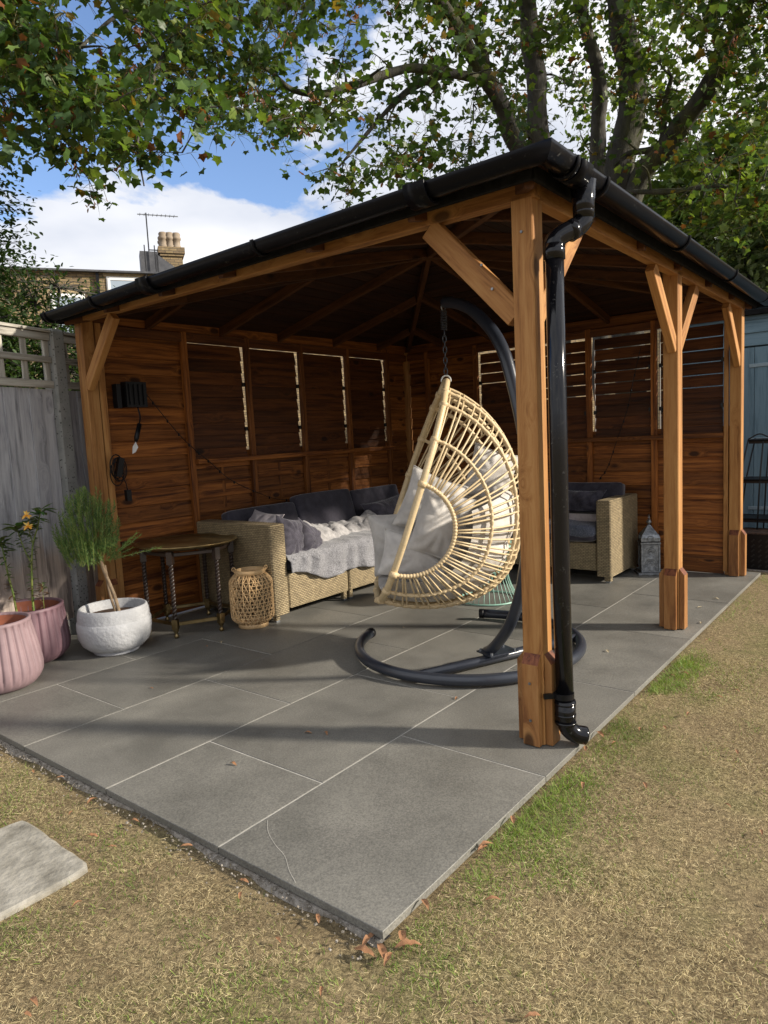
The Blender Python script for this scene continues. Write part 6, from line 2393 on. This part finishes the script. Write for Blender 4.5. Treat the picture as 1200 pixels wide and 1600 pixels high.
PX_, PY_ = [], []
for (x0, x1, y0, y1, dens_) in ((-0.95, 0.6, -0.75, 1.9, 36000), (0.4, 2.6, -1.3, 0.0, 24000), (0.6, 2.4, -0.4, 0.0, 5000), (2.6, 6.2, -2.4, 0.1, 2400), (-1.4, -0.0, 1.9, 2.6, 1500), (-0.4, 0.6, -1.2, -0.75, 6000)):
    n = int((x1 - x0) * (y1 - y0) * dens_)
    PX_.append(rg.uniform(x0, x1, n)); PY_.append(rg.uniform(y0, y1, n))
gx, gy = np.concatenate(PX_), np.concatenate(PY_)
keep = ~inside_patio(gx, gy)
inpv = (gx < -0.225) & (gx > -0.73) & (gy > 0.86) & (gy < 1.34)
keep &= ~inpv
# bare soil thins the grass beside the front edge
bare = (gx > -0.07) & (gx < 0.02) & (gy > 0) & (rg.uniform(0, 1, len(gx)) < 0.9)
keep &= ~bare
thin = npnoise(gx, gy, 9.0, 12)
keep &= (rg.uniform(0, 1, len(gx)) < np.clip(0.78 + thin * 0.55 + npnoise(gx, gy, 30.0, 14) * 0.25, 0.10, 1))
gx, gy = gx[keep], gy[keep]
n = len(gx)
# greenness: tufts along the long patio edge, patches elsewhere
pn = npnoise(gx, gy, 5.0, 5)
pn2 = npnoise(gx, gy, 16.0, 6)
dedge = np.clip(1 - np.abs(gy + 0.04) / 0.16, 0, 1) * (gx > 0.3)
green = 0.19 + 0.34 * pn + 0.34 * pn2 + dedge * (0.70 + 1.5 * np.clip(npnoise(gx, gy, 7.0, 9), -0.6, 1)) + 0.25 * np.clip(1 - np.hypot(gx - 0.15, gy + 0.1) / 0.4, 0, 1)
green = np.clip(green + rg.normal(0, 0.16, n), 0, 1)
isg = rg.uniform(0, 1, n) < green
az = rg.uniform(0, 2 * PI, n)
lean = np.where(isg, rg.uniform(0.35, 1.6, n), rg.uniform(0.05, 0.45, n))
L = np.where(isg, rg.uniform(0.008, 0.021, n), rg.uniform(0.005, 0.017, n) + (rg.uniform(0, 1, n) < 0.12) * rg.uniform(0.004, 0.016, n))
L = L * (1 + 1.1 * dedge * isg)
Dg = np.stack([np.cos(az), np.sin(az), lean], 1)
Pg = np.stack([gx, gy, np.full(n, GZ) + rg.uniform(0, 0.010, n) * (~isg)], 1)
Ng = np.stack([rg.normal(0, .4, n), rg.normal(0, .4, n), np.ones(n)], 1)
t = rg.uniform(0, 1, n)[:, None]
straw = np.array([[0.68, 0.57, 0.34]]) * (1 - t) + np.array([[0.37, 0.30, 0.165]]) * t
dk = rg.uniform(0, 1, n) < 0.14
straw[dk] = np.array([0.13, 0.09, 0.05])
gr = np.array([[0.095, 0.185, 0.022]]) * (1 - t) + np.array([[0.24, 0.30, 0.06]]) * t
tone = np.clip(1 + 0.22 * npnoise(gx, gy, 4.0, 21) + 0.15 * npnoise(gx, gy, 22.0, 22), 0.6, 1.4)[:, None]
colr = np.where(isg[:, None], gr, straw) * tone
go = leaf_mesh('grass', Pg, Dg, Ng, L, np.where(isg, 0.0016, 0.0010), colr, None, m='grass', kind='stuff', shape='blade')
tag(go, 'dry straw coloured lawn grass with greener tufts along the patio edge', 'grass')

# small stones and crumbs in the soil strip
g = Geo()
for k in range(420):
    y = random.uniform(0.0, 2.4)
    x = -abs(random.gauss(0.02, 0.03)) - 0.004
    s = random.uniform(0.002, 0.006)
    g.box((x, y, GZ + 0.012 + s * 0.3), (s, s * random.uniform(.7, 1.4), s * .8), Matrix.Rotation(random.uniform(0, 3), 3, (random.random(), random.random(), 1)))
go = g.obj('soil_crumbs', 'gravel')
tag(go, 'gritty crumbs of mortar and soil along the front patio edge', 'gravel', kind='stuff')

# ================================================================== FALLEN LEAVES
MT['dryleaf'] = noise_mat('dry_leaf', (0.19, 0.085, 0.042), (0.36, 0.19, 0.09), 40, 0.7, 0.4, 0.002)
MT['paleleaf'] = noise_mat('pale_dry_leaf', (0.42, 0.34, 0.20), (0.55, 0.47, 0.32), 30, 0.7, 0.4, 0.002)
_lm = {}


def dry_leaf_mesh(var, m):
    if (var, m) in _lm: return _lm[(var, m)]
    r = random.Random(var)
    v, f = [], []
    n = 7
    for i in range(n + 1):
        t = i / n
        w = 0.33 * math.sin(PI * min(1, t * 0.96 + 0.04)) ** 0.8 * (1.2 - 0.5 * t)
        z = 0.22 * math.sin(t * PI) * (0.5 + r.random() * 0.5)
        curl = 0.16 + 0.1 * r.random()
        v += [(t - 0.5, -w, z + curl * w * 2), (t - 0.5, 0, z), (t - 0.5, w, z + curl * w * 2)]
    for i in range(n):
        for k in (0, 1):
            a = i * 3 + k
            f.append((a, a + 1, a + 4, a + 3))
    v = [(x, y, zz + 0.0) for x, y, zz in v]
    me = mesh_from('fallen_leaf', v, f, m, True)
    _lm[(var, m)] = me
    return me


def fallen(x, y, z, s, label, group, m='dryleaf', rot=None):
    o = bpy.data.objects.new('fallen_leaf', dry_leaf_mesh(random.randint(0, 5), m))
    w = Matrix.Translation((x, y, z + 0.0015)) @ Matrix.Rotation(random.uniform(0, 6.28) if rot is None else rot, 4, 'Z') @ Matrix.Diagonal((s * 1.3, s * 0.62, s * 0.9, 1))
    link(o, None, w)
    tag(o, label, 'leaf', group)


random.seed(5)
for x, y, s, lb in ((0.36, 0.98, 0.030, 'lone curled orange leaf in the middle of the foremost slab row'),
                    (0.70, 0.93, 0.028, 'left one of two small orange leaves lying close together on the slabs'),
                    (0.735, 0.865, 0.030, 'right one of two small orange leaves lying close together on the slabs'),
                    (1.31, 0.62, 0.026, 'small orange leaf on the slab just in front of the steel base ring'),
                    (0.66, 1.95, 0.02, 'tiny orange leaf on the slabs between the white pot and the front edge')):
    fallen(x, y, 0, s, lb, 'orange leaves on the slabs')
for x, y, s, lb in ((1.33, 2.26, 0.035, 'pale dry leaf on the slab in front of the tray table leg'),
                    (2.25, 0.30, 0.03, 'pale dry leaf on the slab just right of the black downpipe'),
                    (3.35, 0.12, 0.03, 'pale dry leaf on the slabs right behind the middle post'),
                    (3.0, 0.03, 0.03, 'pale dry leaf on the slabs beside the middle post near the lawn edge'),
                    (3.62, 0.09, 0.03, 'pale dry leaf farthest back on the slabs towards the far corner post'),
                    (2.10, 1.50, 0.016, 'tiny pale leaf on the slabs under the hanging chair')):
    fallen(x, y, 0, s, lb, 'pale leaves on the slabs', 'paleleaf')
fallen(1.24, 2.28, 0, 0.022, 'tiny orange leaf beside the tray table leg on the slabs', None)
for x, y in ((-0.03, -0.02), (0.03, -0.035), (-0.015, 0.03), (-0.055, 0.01), (0.02, -0.06), (-0.04, -0.045)):
    fallen(x, y, GZ + 0.012, random.uniform(0.03, 0.05), 'brown leaf in the small heap at the front patio corner', 'leaves heaped at the patio corner')
lawn_l = []
while len(lawn_l) < 46:
    x, y = random.uniform(-0.75, 3.4), random.uniform(-1.0, 2.2)
    if (-0.04 < x and y > -0.03) or (x < -0.2 and 0.82 < y < 1.38): continue
    if x > 0.3 and y < -0.9 - 0: continue
    lawn_l.append((x, y))
for x, y in lawn_l:
    fallen(x, y, GZ + 0.014, random.uniform(0.020, 0.036), 'dry brown leaf lying on the parched lawn', 'brown leaves on the lawn')
for y in (0.18, 0.45, 0.72, 0.98, 1.22, 1.48, 1.62):
    fallen(-0.045 + random.uniform(-0.02, 0.015), y, GZ + 0.014, random.uniform(0.022, 0.034), 'dry leaf caught in the gritty strip at the front patio edge', 'leaves in the soil strip')
for x in (0.14, 0.42, 0.44, 0.60, 1.16, 1.30):
    fallen(x, -0.025, GZ + 0.03, random.uniform(0.03, 0.04), 'dry leaf leaning on the long right patio edge', 'leaves along the right patio edge')
